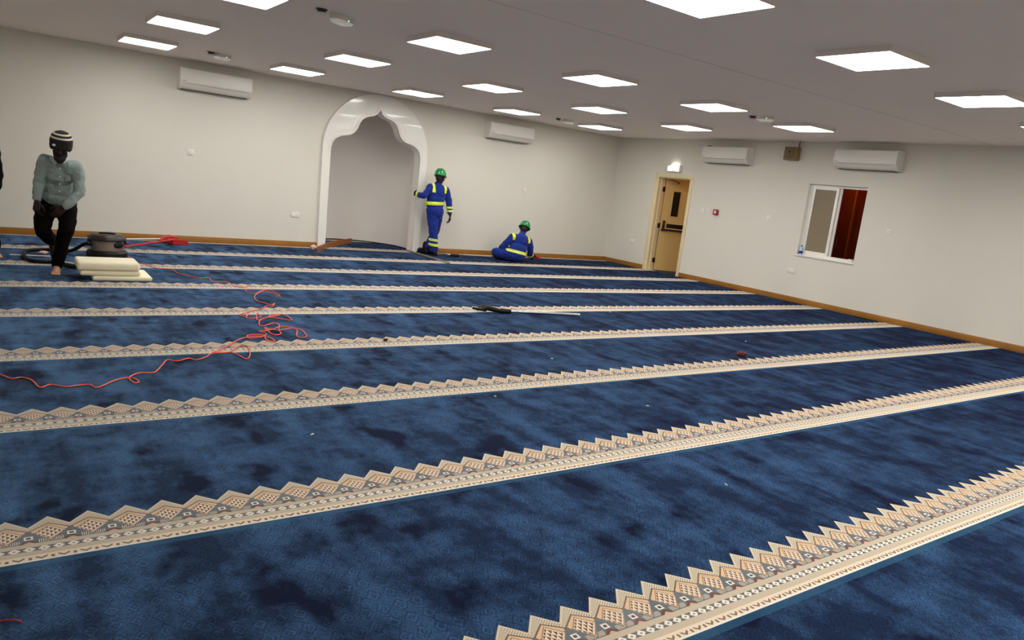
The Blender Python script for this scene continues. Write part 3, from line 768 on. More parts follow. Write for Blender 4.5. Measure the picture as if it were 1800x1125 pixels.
def boot(a, toe_dir, root, s=1.0):
    mb = MB(); a = Vector(a); f = Vector((toe_dir[0], toe_dir[1], 0)).normalized()
    z = lambda h: Vector((0, 0, h - a.z))
    limb(mb, [(a + z(0.19), 0.058), (a + z(0.09), 0.055), (a - f*0.035 + z(0.05), 0.05)])
    limb(mb, [(a + z(0.09), 0.055), (a + f*0.10 + z(0.055), 0.05), (a + f*0.165 + z(0.048), 0.046)])
    limb(mb, [(a - f*0.035 + z(0.048), 0.046), (a + f*0.165 + z(0.045), 0.044)])
    u = fuse(mb, 0.007, 3)
    bmesh.ops.bisect_plane(u.bm, geom=u.bm.verts[:]+u.bm.edges[:]+u.bm.faces[:], plane_co=(0, 0, 0.02), plane_no=(0, 0, 1), clear_inner=True)
    o = mk('boot', u, M_boot, root)
    mb = MB(); r = Vector((f.y, -f.x, 0)); c = a + f*0.06 + z(0.012)
    M = Matrix((r, f, Vector((0, 0, 1)))).transposed().to_4x4(); M.translation = c
    mb.box(-0.046, 0.046, -0.145, 0.15, -0.012, 0.012, 0.011, M=M); mk('sole', mb, M_rubber, o)
    return o
def helmet(c, B, root, s=0.93):
    c = Vector(c); B4 = B.to_4x4(); B4.translation = c
    prof = [(0.126, 0.0), (0.125, 0.03), (0.118, 0.07), (0.100, 0.108), (0.070, 0.136), (0.03, 0.150), (0, 0.153)]
    t = MB(); t.lathe([(r*s, z*s) for r, z in prof], n=40)
    bmesh.ops.transform(t.bm, matrix=Matrix.Diagonal((0.92, 1.08, 1, 1)), verts=t.bm.verts)
    for x in (-0.035, 0, 0.035):
        t.tube([(x*s, y*s, z*s) for y, z in ((-0.115, 0.075), (-0.08, 0.118), (-0.03, 0.142), (0.03, 0.142), (0.08, 0.118), (0.115, 0.075))], 0.008*s, 8)
    t.lathe([(0.115*s, -0.006*s), (0.132*s, -0.008*s), (0.133*s, 0.0), (0.122*s, 0.01*s)], n=40)
    h = mk('hard_hat', t, M_helm, root, M=B4)
    t = MB()
    pts = [(0.128*math.sin(a)*s, (0.125*math.cos(a)+0.055*max(0, math.cos(a))**2)*s) for a in [-1.15+2.3*k/20 for k in range(21)]]
    inn = [(0.11*math.sin(a)*s, 0.11*math.cos(a)*s) for a in [-1.15+2.3*k/20 for k in range(21)]]
    t.prism(pts+inn[::-1], lambda u, v, d: (u, v, d - 0.10*max(0, v-0.1)), -0.006*s, 0.004*s); mk('visor', t, M_helm, h, M=B4)
    t = MB(); t.lathe([(0.100*s, -0.03*s), (0.106*s, -0.03*s), (0.108*s, 0.004*s), (0.10*s, 0.004*s)], n=32); mk('headband', t, M_black, h, M=B4)
    return h
def hair_cap(c, B, root, mtl, lo=-0.06):
    c = Vector(c); mb = MB()
    mb.ell(c + B @ Vector((0, -0.018, 0.034)), (0.081, 0.093, 0.095), rot=B); mb.ell(c + B @ Vector((0, -0.05, -0.03)), (0.06, 0.05, 0.05), rot=B)
    u = fuse(mb, 0.007, 2)
    fwd = B @ Vector((0, 1, 0)); upv = B @ Vector((0, 0, 1))
    bmesh.ops.bisect_plane(u.bm, geom=u.bm.verts[:]+u.bm.edges[:]+u.bm.faces[:], plane_co=c + fwd*0.045, plane_no=-(fwd*0.8 - upv*0.6), clear_inner=True)
    return mk('hair', u, mtl, root)

# ---- person 1: man in a striped knitted hat, bending forward on one bare foot
def person_bending():
    hc = Vector((0.590, 8.955, 1.345)); B = basis((-0.14, -0.93, -0.34), (0.02, -0.34, 0.94))
    ankR, kneeR, hipR = (0.572, 9.225, 0.085), (0.650, 9.10, 0.50), (0.655, 9.28, 0.76)
    ankL, kneeL, hipL = (0.545, 9.46, 0.33), (0.437, 9.14, 0.465), (0.490, 9.28, 0.75)
    shL, elL, wrL = (0.455, 9.07, 1.205), (0.405, 9.12, 0.965), (0.388, 9.06, 0.775)
    shR, elR, wrR = (0.730, 9.05, 1.165), (0.762, 9.01, 0.900), (0.615, 8.965, 0.735)
    mb = MB(); head(mb, hc, B)
    limb(mb, [((0.575, 9.28, 0.78), 0.11), ((0.575, 9.22, 0.95), 0.09), ((0.590, 9.12, 1.12), 0.085), ((0.595, 9.035, 1.235), 0.052), (hc - B @ Vector((0, 0.02, 0.06)), 0.05)])
    limb(mb, [((0.59, 9.09, 1.17), 0.055), (shL, 0.045), (elL, 0.038), (wrL, 0.027)]); limb(mb, [((0.60, 9.08, 1.16), 0.055), (shR, 0.045), (elR, 0.038), (wrR, 0.027)])
    limb(mb, [(hipL, 0.085), (kneeL, 0.055), ((0.50, 9.33, 0.40), 0.048), (ankL, 0.035)]); limb(mb, [(hipR, 0.085), (kneeR, 0.055), ((0.612, 9.19, 0.30), 0.048), (ankR, 0.035)])
    hand(mb, wrL, (-0.10, -0.12, -1), (0.6, 0.6, 0), 1, 0.75); hand(mb, wrR, (-0.55, 0.10, -0.62), (-0.2, 1, -0.1), -1, 0.45)
    foot(mb, ankR, (-0.16, -1)); 
    a = Vector(ankL); limb(mb, [(a, 0.036), (a + Vector((0.0, 0.05, -0.02)), 0.034), (a + Vector((0.0, 0.045, -0.13)), 0.026), (a + Vector((0.0, 0.03, -0.19)), 0.016)])
    u = fuse(mb, 0.0055, 3, 0.45)
    root = solo('person', u, [M_skin, M_foot], (0.57, 9.25, 0.0), 'person in a striped knitted hat and pale green shirt bending forward barefoot', 'person')
    for p in root.data.polygons:
        z = p.center.z
        if z < 0.10: p.material_index = 1
    eyes(hc, B, root)
    # trousers
    mb = MB()
    limb(mb, [((0.525, 9.285, 0.84), 0.115), ((0.63, 9.285, 0.84), 0.115), ((0.60, 9.28, 0.76), 0.12)])
    limb(mb, [((0.50, 9.28, 0.78), 0.115), ((0.450, 9.18, 0.58), 0.088), (kneeL, 0.076), ((0.50, 9.33, 0.375), 0.068), (ankL, 0.060)])
    limb(mb, [((0.645, 9.28, 0.78), 0.118), ((0.667, 9.17, 0.60), 0.090), (kneeR, 0.078), ((0.612, 9.18, 0.30), 0.066), ((0.578, 9.222, 0.105), 0.062)])
    u = fuse(mb, 0.009, 4, fold=0.009, fscale=8, seed=3, stretch=(1, 1, 1.8))
    mk('trousers', u, M_trous, root)
    # shirt
    mb = MB()
    mb.ell((0.588, 9.12, 1.09), (0.152, 0.122, 0.15)); mb.ell((0.580, 9.19, 0.95), (0.142, 0.122, 0.17)); mb.ell((0.573, 9.23, 0.83), (0.155, 0.138, 0.11))
    limb(mb, [((0.52, 9.08, 1.175), 0.08), (shL, 0.064), ((0.424, 9.10, 1.08), 0.055), (elL, 0.052), ((0.39, 9.075, 0.81), 0.043)])
    limb(mb, [((0.66, 9.05, 1.155), 0.085), (shR, 0.070), ((0.758, 9.04, 1.03), 0.058), (elR, 0.056), ((0.69, 8.985, 0.815), 0.048), ((0.635, 8.968, 0.752), 0.044)])
    limb(mb, [((0.59, 9.06, 1.20), 0.075), ((0.593, 9.04, 1.235), 0.066)])
    u = fuse(mb, 0.008, 5, fold=0.010, fscale=9, seed=1, stretch=(1.2, 1.2, 1.6))
    src = copybm(u)
    # wavy hem
    bmesh.ops.bisect_plane(u.bm, geom=u.bm.verts[:]+u.bm.edges[:]+u.bm.faces[:], plane_co=(0.575, 9.1, 0.705), plane_no=(0, 0, 1), clear_inner=True)
    sh = mk('shirt', u, M_shirt, root)
    for p0, p1 in (((0.592, 8.99, 1.19), (0.575, 9.06, 0.78)),):
        mb = MB()
        k = keep(src, [((0.575, 0, 0), (1, 0, 0)), ((0.597, 0, 0), (-1, 0, 0)), ((0, 9.13, 0), (0, -1, 0)), ((0, 0, 1.17), (0, 0, -1)), ((0, 0, 0.75), (0, 0, 1))], lift=0.002, thick=0.003)
        pl = mk('placket', k, M_shirt, sh)
    mbc = MB()
    for s in (-1, 1):
        mbc.prism([(0, 0), (0.085, 0.02), (0.105, -0.03), (0.05, -0.085)], lambda u_, v_, d, s=s: (0.592 + s*(0.010+u_*0.85), 8.962 + u_*0.55 + d - v_*0.1, 1.218 + v_*0.85 + u_*0.3), 0, 0.006)
    mk('collar', mbc, mat('lamplit_collar_cloth', (186, 200, 198), 0.85, var=0.08), sh)  # lamp light on the shoulder painted in as a paler collar
    for z in (1.13, 1.05, 0.97, 0.89):
        mb = MB()
        y = min([v.co.y for v in src.verts if abs(v.co.x-0.586) < 0.012 and abs(v.co.z-z) < 0.012 and v.co.y < 9.15] or [9.0])
        mb.cone((0.586, y-0.006, z), (0.586, y-0.001, z), 0.006, n=10); mk('button', mb, M_white, sh)
    k = keep(src, [((0.635, 0, 0), (1, 0, 0)), ((0.715, 0, 0), (-1, 0, 0)), ((0, 9.12, 0), (0, -1, 0)), ((0, 0, 1.10), (0, 0, -1)), ((0, 0, 1.00), (0, 0, 1))], (0.67, 9.0, 1.05), 0.10, lift=0.003, thick=0.003)
    mk('chest_pocket', k, M_shirt, sh); src.free()
    # beard
    mb = MB(); L = lambda x, y, z: hc + B @ Vector((x, y, z))
    mb.ell(L(0, 0.055, -0.09), (0.055, 0.05, 0.045), rot=B); mb.ell(L(0, 0.03, -0.06), (0.066, 0.06, 0.04), rot=B); mb.ell(L(0, 0.09, -0.045), (0.034, 0.012, 0.008), rot=B); mb.ell(L(0, 0.06, -0.12), (0.035, 0.035, 0.03), rot=B)
    u = fuse(mb, 0.006, 2, fold=0.004, fscale=60); mk('beard', u, M_beard, root)
    # knitted hat, striped by the height above its rim
    prof = [(0.090, -0.015), (0.098, 0.0), (0.103, 0.035), (0.103, 0.07), (0.097, 0.10), (0.083, 0.128), (0.058, 0.150), (0.028, 0.162), (0, 0.165)]
    t = MB(); t.lathe([(r, z) for r, z in prof for _ in (0,)], n=40)
    bmesh.ops.subdivide_edges(t.bm, edges=[e for e in t.bm.edges], cuts=2)
    hv = [v.co.z for v in t.bm.verts]
    for v in t.bm.verts:
        if v.co.z < 0.04: v.co.z -= 0.035*max(0, -v.co.y/0.1) + 0.02*abs(v.co.x/0.1)**2
    B4 = (B @ Matrix.Rotation(0.10, 3, 'X')).to_4x4(); B4.translation = hc + B @ Vector((0, -0.006, 0.010))
    h = mk('knitted_hat', t, hat_material(), root, M=B4)
    at = h.data.attributes.new('band', 'FLOAT', 'POINT')
    for i, z in enumerate(hv): at.data[i].value = z
    mb = MB(); mb.ell((0.052, 0.089, 0.030), (0.019, 0.006, 0.012), sub=3); mk('oval_badge', mb, M_white, h, M=B4)
person_bending()

# ---- persons in blue coveralls and green helmets
def person_standing():
    hc = Vector((6.905, 12.275, 1.465)); B = basis((0.80, 0.57, -0.20), (0.1, 0.12, 0.98))
    shL, elL, wrL = (6.705, 12.27, 1.265), (6.560, 12.20, 1.105), (6.500, 12.44, 1.115)
    shR, elR, wrR = (7.045, 12.27, 1.245), (7.130, 12.24, 1.02), (7.148, 12.19, 0.785)
    hipL, kneeL, ankL = (6.800, 12.28, 0.78), (6.835, 12.22, 0.45), (6.890, 12.215, 0.10)
    hipR, kneeR, ankR = (6.925, 12.30, 0.78), (6.935, 12.33, 0.45), (6.795, 12.395, 0.10)
    mb = MB(); head(mb, hc, B)
    limb(mb, [((6.86, 12.28, 0.83), 0.11), ((6.855, 12.28, 1.0), 0.09), ((6.87, 12.28, 1.18), 0.088), ((6.88, 12.275, 1.325), 0.055), (hc - B @ Vector((0, 0.02, 0.06)), 0.052)])
    limb(mb, [((6.86, 12.28, 1.24), 0.07), (shL, 0.05), (elL, 0.038), (wrL, 0.028)]); limb(mb, [((6.88, 12.28, 1.24), 0.07), (shR, 0.05), (elR, 0.038), (wrR, 0.028)])
    limb(mb, [(hipL, 0.09), (kneeL, 0.055), (ankL, 0.035)]); limb(mb, [(hipR, 0.09), (kneeR, 0.055), (ankR, 0.035)])
    hand(mb, wrL, (0.22, 0.97, 0.05), (0.95, -0.2, 0), -1, 0.55); hand(mb, wrR, (0.02, -0.12, -1), (-0.7, 0.6, 0), 1, 0.6)
    u = fuse(mb, 0.0055, 3, 0.45)
    root = solo('person', u, M_skin, (6.86, 12.28, 0), 'person in blue coveralls and green helmet standing beside the arch, hand on its edge', 'person')
    eyes(hc, B, root); hair_cap(hc, B, root, M_hair)
    mb = MB()
    mb.ell((6.87, 12.28, 1.17), (0.19, 0.125, 0.18)); mb.ell((6.86, 12.28, 1.07), (0.182, 0.125, 0.14)); mb.ell((6.85, 12.28, 0.97), (0.178, 0.128, 0.14)); mb.ell((6.86, 12.27, 0.83), (0.180, 0.142, 0.15))
    limb(mb, [((6.80, 12.28, 1.27), 0.08), (shL, 0.072), ((6.63, 12.23, 1.18), 0.062), (elL, 0.056), ((6.515, 12.36, 1.113), 0.050)])
    limb(mb, [((6.95, 12.28, 1.255), 0.08), (shR, 0.076), ((7.095, 12.255, 1.13), 0.068), (elR, 0.062), ((7.145, 12.205, 0.84), 0.055)])
    limb(mb, [((6.81, 12.275, 0.80), 0.115), ((6.82, 12.25, 0.62), 0.102), (kneeL, 0.085), ((6.865, 12.22, 0.26), 0.078), ((6.885, 12.22, 0.12), 0.080)])
    limb(mb, [((6.925, 12.29, 0.80), 0.115), ((6.935, 12.31, 0.62), 0.100), (kneeR, 0.082), ((6.865, 12.36, 0.26), 0.072), ((6.815, 12.385, 0.14), 0.072)])
    limb(mb, [((6.875, 12.277, 1.31), 0.075), ((6.88, 12.275, 1.345), 0.066)])
    u = fuse(mb, 0.008, 5, fold=0.010, fscale=10, seed=5, stretch=(1.2, 1, 1))
    src = copybm(u); mk('coverall', u, M_cover, root)
    taped(src, (6.845, 12.28, 0.985), (-0.06, 0, 1), 0.030, 0.208, root)
    for c in ((7.141, 12.215, 0.925), (7.146, 12.205, 0.86)): taped(src, c, (-0.02, 0.12, 1), 0.019, 0.10, root)
    taped(src, (6.518, 12.345, 1.113), (-0.2, 0.97, 0), 0.022, 0.10, root)
    for z, cx in ((0.295, 6.862), (0.20, 6.874)): taped(src, (cx, 12.22, z), (0.1, 0, 1), 0.024, 0.115, root)
    for x in (6.755, 7.000):
        mk('shoulder_strip', keep(src, [((x-0.026, 0, 0), (1, 0, 0)), ((x+0.026, 0, 0), (-1, 0, 0)), ((0, 0, 1.185), (0, 0, 1))], (x, 12.28, 1.28), 0.17), M_hiv, root)
    src.free()
    helmet(hc + B @ Vector((0, -0.008, 0.035)), B, root)
    boot((6.890, 12.215, 0.1), (0.05, 1), root); boot((6.790, 12.39, 0.1), (-0.25, 1), root)
person_standing()

def person_sitting():
    hc = Vector((8.795, 12.075, 0.645)); B = basis((0.45, 0.75, -0.48), (0.42, 0.25, 0.87))
    shL, elL, wrL = (8.475, 12.0, 0.475), (8.315, 12.09, 0.255), (8.50, 12.32, 0.17)
    shR, elR, wrR = (8.875, 11.98, 0.405), (8.985, 12.03, 0.185), (9.07, 12.14, 0.10)
    mb = MB(); head(mb, hc, B)
    limb(mb, [((8.575, 11.97, 0.13), 0.11), ((8.60, 11.965, 0.27), 0.088), ((8.67, 12.0, 0.42), 0.082), ((8.735, 12.03, 0.535), 0.055), (hc - B @ Vector((0, 0.02, 0.06)), 0.052)])
    limb(mb, [((8.64, 12.01, 0.46), 0.06), (shL, 0.05), (elL, 0.038), (wrL, 0.028)]); limb(mb, [((8.72, 12.0, 0.43), 0.06), (shR, 0.05), (elR, 0.038), (wrR, 0.028)])
    limb(mb, [((8.50, 11.98, 0.115), 0.09), ((8.215, 12.14, 0.16), 0.055), ((8.50, 12.38, 0.06), 0.036)]); limb(mb, [((8.66, 11.98, 0.115), 0.09), ((8.95, 12.28, 0.15), 0.055), ((8.66, 12.42, 0.06), 0.036)])
    hand(mb, wrL, (0.7, 0.5, -0.3), (0.2, 0.2, -1), 1, 0.7); hand(mb, wrR, (0.75, 0.35, -0.05), (0.1, 0.1, -1), 1, 1.0)
    u = fuse(mb, 0.0055, 3, 0.45)
    root = solo('person', u, M_skin, (8.6, 12.0, 0), 'person in blue coveralls and green helmet sitting on the carpet holding a drill', 'person')
    eyes(hc, B, root); hair_cap(hc, B, root, M_hair)
    mb = MB()
    mb.ell((8.68, 11.985, 0.40), (0.195, 0.125, 0.16)); mb.ell((8.61, 11.95, 0.25), (0.205, 0.125, 0.14)); mb.ell((8.58, 11.96, 0.145), (0.225, 0.15, 0.135))
    limb(mb, [((8.58, 12.0, 0.47), 0.08), (shL, 0.076), ((8.39, 12.03, 0.365), 0.068), (elL, 0.062), (((8.45, 12.27, 0.19)), 0.053)])
    limb(mb, [((8.78, 11.99, 0.43), 0.08), (shR, 0.076), ((8.94, 11.99, 0.30), 0.066), (elR, 0.062), ((9.05, 12.115, 0.115), 0.052)])
    limb(mb, [((8.48, 11.98, 0.125), 0.122), ((8.34, 12.07, 0.14), 0.102), ((8.215, 12.14, 0.155), 0.090), ((8.36, 12.28, 0.09), 0.078), ((8.49, 12.37, 0.08), 0.066)])
    limb(mb, [((8.68, 11.98, 0.125), 0.122), ((8.84, 12.16, 0.14), 0.100), ((8.95, 12.28, 0.15), 0.088), ((8.80, 12.37, 0.09), 0.076), ((8.69, 12.41, 0.08), 0.066)])
    limb(mb, [((8.725, 12.02, 0.52), 0.078), ((8.74, 12.035, 0.55), 0.068)])
    u = fuse(mb, 0.008, 5, fold=0.010, fscale=10, seed=11, stretch=(1.1, 1, 1))
    for v in u.bm.verts:
        if v.co.z < 0.004: v.co.z = 0.004
    src = copybm(u); mk('coverall', u, M_cover, root)
    taped(src, (8.595, 11.95, 0.195), (0.18, 0, 1), 0.030, 0.245, root)
    taped(src, (9.03, 12.085, 0.135), (0.55, 0.70, -0.55), 0.028, 0.10, root)
    for x, zc in ((8.475, 0.49), (8.83, 0.44)):
        mk('shoulder_strip', keep(src, [((x-0.028, 0, 0), (1, 0, 0)), ((x+0.028, 0, 0), (-1, 0, 0)), ((0, 0, zc-0.055), (0, 0, 1))], (x, 11.98, zc), 0.15), M_hiv, root)
    src.free()
    helmet(hc + B @ Vector((0, -0.008, 0.035)), B, root)
    boot((8.545, 12.42, 0.1), (0.9, 0.25), root); boot((8.72, 12.47, 0.1), (-0.9, 0.15), root)
    root.location += Vector((-0.10, -0.20, 0))
person_sitting()

def person_edge():
    hc = Vector((-0.17, 10.36, 1.50)); B = basis((0.2, -0.95, -0.15), (0, -0.12, 1))
    shR, elR, wrR = (0.015, 10.40, 1.255), (0.055, 10.43, 0.93), (0.05, 10.36, 0.765)
    shL, elL, wrL = (-0.355, 10.40, 1.255), (-0.40, 10.44, 0.97), (-0.38, 10.36, 0.74)
    mb = MB(); head(mb, hc, B)
    limb(mb, [((-0.17, 10.42, 0.83), 0.11), ((-0.17, 10.42, 1.0), 0.105), ((-0.17, 10.40, 1.18), 0.115), ((-0.17, 10.39, 1.34), 0.055), (hc - B @ Vector((0, 0.02, 0.06)), 0.052)])
    for sh, el, wr in ((shR, elR, wrR), (shL, elL, wrL)): limb(mb, [((-0.17, 10.4, 1.23), 0.07), (sh, 0.05), (el, 0.038), (wr, 0.028)])
    limb(mb, [((-0.09, 10.42, 0.80), 0.09), ((-0.03, 10.37, 0.46), 0.055), ((0.035, 10.40, 0.085), 0.036)]); limb(mb, [((-0.25, 10.42, 0.80), 0.09), ((-0.28, 10.37, 0.46), 0.055), ((-0.29, 10.42, 0.085), 0.036)])
    hand(mb, wrR, (0.02, -0.2, -1), (-1, 0, 0), 1, 0.6); hand(mb, wrL, (-0.02, -0.2, -1), (1, 0, 0), -1, 0.6)
    foot(mb, (0.035, 10.40, 0.085), (0.12, -1)); foot(mb, (-0.29, 10.42, 0.085), (-0.15, -1))
    u = fuse(mb, 0.006, 3, 0.45)
    root = solo('person', u, [M_skin, M_foot], (-0.15, 10.4, 0), 'person in black clothes cut off by the left edge of the photo', 'person')
    for p in root.data.polygons:
        if p.center.z < 0.10: p.material_index = 1
    eyes(hc, B, root); hair_cap(hc, B, root, M_hair)
    mb = MB(); mb.ell((-0.17, 10.4, 1.15), (0.19, 0.13, 0.18)); mb.ell((-0.17, 10.41, 0.97), (0.17, 0.13, 0.17))
    limb(mb, [((-0.10, 10.4, 1.25), 0.08), (shR, 0.076), ((0.04, 10.42, 1.1), 0.066), (elR, 0.066), ((0.052, 10.375, 0.80), 0.048)])
    limb(mb, [((-0.24, 10.4, 1.25), 0.08), (shL, 0.076), (elL, 0.060), ((-0.382, 10.37, 0.79), 0.048)])
    limb(mb, [((-0.17, 10.39, 1.31), 0.075), ((-0.17, 10.39, 1.345), 0.066)])
    u = fuse(mb, 0.009, 4, fold=0.010, fscale=10, seed=21); mk('jacket', u, mat('black_jacket_cloth', (9, 8, 8), 0.9, spec=0.08, var=0.2), root)
    mb = MB(); limb(mb, [((-0.21, 10.42, 0.86), 0.12), ((-0.13, 10.42, 0.86), 0.12)])
    limb(mb, [((-0.10, 10.42, 0.80), 0.115), ((-0.03, 10.37, 0.46), 0.085), ((0.015, 10.39, 0.22), 0.066), ((0.03, 10.40, 0.12), 0.062)]); limb(mb, [((-0.25, 10.42, 0.80), 0.115), ((-0.28, 10.37, 0.46), 0.085), ((-0.29, 10.42, 0.12), 0.062)])
    u = fuse(mb, 0.009, 4, fold=0.009, fscale=12, seed=23); mk('trousers', u, M_trous, root)
person_edge()

# ------------------------------------------------------------------ things on the carpet
# vacuum cleaner
vx, vy = 1.185, 10.43
vac = thing('vacuum_cleaner', (vx, vy, 0), 'black and steel drum vacuum cleaner behind the stacked cream pads', 'vacuum cleaner')
mb = MB(); mb.lathe([(0.0, 0.022), (0.21, 0.022), (0.232, 0.04), (0.232, 0.09), (0.205, 0.118), (0, 0.118)], (vx, vy, 0), 40); mk('base', mb, M_black, vac)
for k in range(5):
    a = 2*PI*k/5+0.3; mb = MB(); mb.ell((vx+0.18*math.cos(a), vy+0.18*math.sin(a), 0.022), 0.022, sub=2); mb.cone((vx+0.18*math.cos(a), vy+0.18*math.sin(a), 0.02), (vx+0.18*math.cos(a), vy+0.18*math.sin(a), 0.06), 0.010); mk('castor', mb, M_black, vac)
mb = MB(); mb.lathe([(0, 0.10), (0.180, 0.10), (0.185, 0.115), (0.185, 0.245), (0.19, 0.25), (0, 0.25)], (vx, vy, 0), 48); mk('drum', mb, mat('dull_steel_drum', (150, 134, 124), 0.35, metal=0.5, var=0.12), vac)
mb = MB(); mb.lathe([(0, 0.240), (0.205, 0.240), (0.212, 0.25), (0.210, 0.272), (0.195, 0.298), (0.175, 0.312), (0.09, 0.316), (0, 0.316)], (vx, vy, 0), 48); lid = mk('motor_lid', mb, mat('dark_brown_lid', (36, 24, 21), 0.4, var=0.15), vac)
mb = MB(); mb.tube([(vx-0.09, vy, 0.312), (vx-0.08, vy, 0.325), (vx, vy, 0.330), (vx+0.08, vy, 0.325), (vx+0.09, vy, 0.312)], 0.012, 10); mk('carry_handle', mb, M_black, lid)
for a in (0.1, 2.95):
    mb = MB(); mb.box(-0.025, 0.025, -0.012, 0.014, 0.19, 0.285, 0.005, M=Matrix.Translation((vx, vy, 0)) @ Matrix.Rotation(a-PI/2, 4, 'Z') @ Matrix.Translation((0, 0.20, 0))); mk('latch', mb, M_black, vac)
mb = MB(); mb.ell((0, 0, 0), (0.075, 0.014, 0.042), M=Matrix.Translation((vx+0.115, vy-0.140, 0.195)) @ Matrix.Rotation(0.68, 4, 'Z')); mk('oval_panel', mb, M_black, vac)
mb = MB(); mb.cone((vx-0.17, vy-0.05, 0.195), (vx-0.225, vy-0.06, 0.195), 0.032); mk('hose_inlet', mb, M_black, vac)
hp = [(vx-0.215, vy-0.06, 0.195), (0.925, 10.42, 0.175), (0.855, 10.62, 0.085), (0.80, 10.85, 0.028), (0.668, 10.94, 0.025), (0.50, 10.90, 0.025), (0.362, 10.77, 0.025), (0.314, 10.52, 0.025),
      (0.314, 10.15, 0.025), (0.365, 9.93, 0.025), (0.463, 9.87, 0.025), (0.556, 9.86, 0.025), (0.645, 9.76, 0.025), (0.70, 9.66, 0.025)]
hp = catmull(hp, 18)
mb = MB(); mb.tube(hp, [0.021 + 0.0022*math.sin(i*2.2) for i in range(len(hp))], 12); mk('hose', mb, M_rubber, vac)
mb = MB(); mb.cone((0.695, 9.67, 0.026), (0.76, 9.57, 0.026), 0.026, 0.024); mb.cone((0.76, 9.57, 0.026), (0.815, 9.49, 0.024), 0.018, 0.016); mk('hose_cuff', mb, M_black, vac)

# cream pads
def pad(x0, x1, y0, y1, z0, z1, label):
    mb = MB(); mb.box(x0, x1, y0, y1, z0, z1, min(0.028, (z1-z0)*0.42), 4)
    c = ((x0+x1)/2, (y0+y1)/2, z0)
    for v in mb.bm.verts:
        n = noise.noise(v.co*6); v.co.x += 0.006*n; v.co.y += 0.006*noise.noise(v.co*5+Vector((3, 1, 0)))
    return solo('foam_pad', mb, M_foam, c, label, 'pad', 'cream foam pads')
pad(0.862, 1.440, 8.74, 9.28, 0.0, 0.052, 'cream foam pad at the bottom of the stack, pushed to the right')
pad(0.748, 1.325, 8.76, 9.20, 0.052, 0.110, 'thin cream foam pad in the middle of the stack')
pad(0.722, 1.316, 8.75, 9.17, 0.110, 0.202, 'thick cream foam pad on top of the stack')

# white stick lying behind the hose
mb = MB(); mb.cone((0.17, 10.48, 0.009), (0.62, 10.43, 0.009), 0.007, n=10); solo('white_rod', mb, M_white, (0.4, 10.455, 0), 'thin white rod lying on the carpet inside the hose loop', 'rod')
# pink scrap
def scrap(name, x, y, r, rgb, label, h=0.5, cat='scrap', group=None):
    mb = MB(); mb.ell((x, y, r*h), (r, r*0.8, r*h), sub=3)
    for v in mb.bm.verts: v.co += Vector((noise.noise(v.co*40), noise.noise(v.co*40+Vector((5, 0, 0))), 0))*r*0.35
    lo = min(v.co.z for v in mb.bm.verts)
    for v in mb.bm.verts: v.co.z = max(0.0, v.co.z-lo-0.001)
    return solo(name, mb, mat(name+'_%d' % rgb[0], rgb, 0.8, var=0.2, scale=40), (x, y, 0), label, cat, group)
scrap('paper_scrap', 0.515, 10.66, 0.045, (206, 170, 160), 'pinkish crumpled scrap lying inside the hose loop')
scrap('paper_scrap', 4.515, 12.20, 0.055, (206, 196, 184), 'pale crumpled scrap at the foot of the left arch leg', 0.9)
scrap('cloth_scrap', 6.42, 4.66, 0.055, (84, 14, 18), 'dark red rag scrap on the carpet toward the door wall', 0.45)
scrap('cloth_scrap', 2.862, 5.80, 0.022, (70, 18, 16), 'tiny dark red scrap on a cream border beside the orange cord', 0.6)
mb = MB(); mb.tube(catmull([(-0.05, 2.50, 0.006), (0.0, 2.49, 0.006), (0.04, 2.475, 0.008), (0.058, 2.455, 0.006)], 6), 0.003, 8); solo('cord_end', mb, M_cred, (0.0, 2.48, 0), 'bit of dark red cord at the lower left edge', 'cord')
for i, (x, y) in enumerate([(2.25, 2.95), (2.92, 4.1), (3.95, 3.6), (5.3, 4.3), (4.1, 4.95), (1.45, 3.75), (5.9, 3.15), (7.2, 5.2), (3.3, 2.35), (6.6, 6.9)]):
    mb = MB(); a = i*1.3
    mb.tube([(x-0.012*math.cos(a), y-0.012*math.sin(a), 0.004), (x, y, 0.007), (x+0.012*math.cos(a+.5), y+0.012*math.sin(a+.5), 0.004)], 0.003, 6)
    solo('lint', mb, M_white, (x, y, 0), 'small white fluff of lint on the blue carpet', 'lint', 'white lint specks on the carpet')

# red dustpan on a long handle, pale broom behind it
r = thing('dustpan', (2.38, 12.18, 0), 'long handled red dustpan lying on the carpet beside the vacuum cleaner', 'dustpan')
M = Matrix.Translation((2.36, 12.22, 0)) @ Matrix.Rotation(0.35, 4, 'Z') @ Matrix.Scale(0.68, 4)
mb = MB()
mb.prism([(-0.19, 0.02), (0.17, 0.004), (0.19, 0.01), (0.16, 0.075), (0.02, 0.115), (-0.16, 0.125), (-0.2, 0.10)], lambda u, v, d: (u, d, v), -0.13, -0.118)
mb.prism([(-0.19, 0.02), (0.17, 0.004), (0.19, 0.01), (0.16, 0.075), (0.02, 0.115), (-0.16, 0.125), (-0.2, 0.10)], lambda u, v, d: (u, d, v), 0.118, 0.13)
mb.prism([(-0.2, 0.10), (-0.16, 0.125), (0.02, 0.115), (0.16, 0.075), (0.16, 0.068), (0.02, 0.106), (-0.155, 0.116), (-0.19, 0.095)], lambda u, v, d: (u, d, v), -0.13, 0.13)
mb.box(-0.2, -0.185, -0.13, 0.13, 0.02, 0.11)
mk('pan', mb, M_red, r, M=M)
mb = MB(); mb.box(-0.18, 0.15, -0.118, 0.118, 0.001, 0.02); mk('pan_floor', mb, M_black, r, M=M)
mb = MB(); mb.cone((2.28, 12.16, 0.075), (1.50, 11.20, 0.068), 0.015, 0.013); mb.ell((1.50, 11.20, 0.068), 0.022, sub=2); mk('handle', mb, M_red, r)
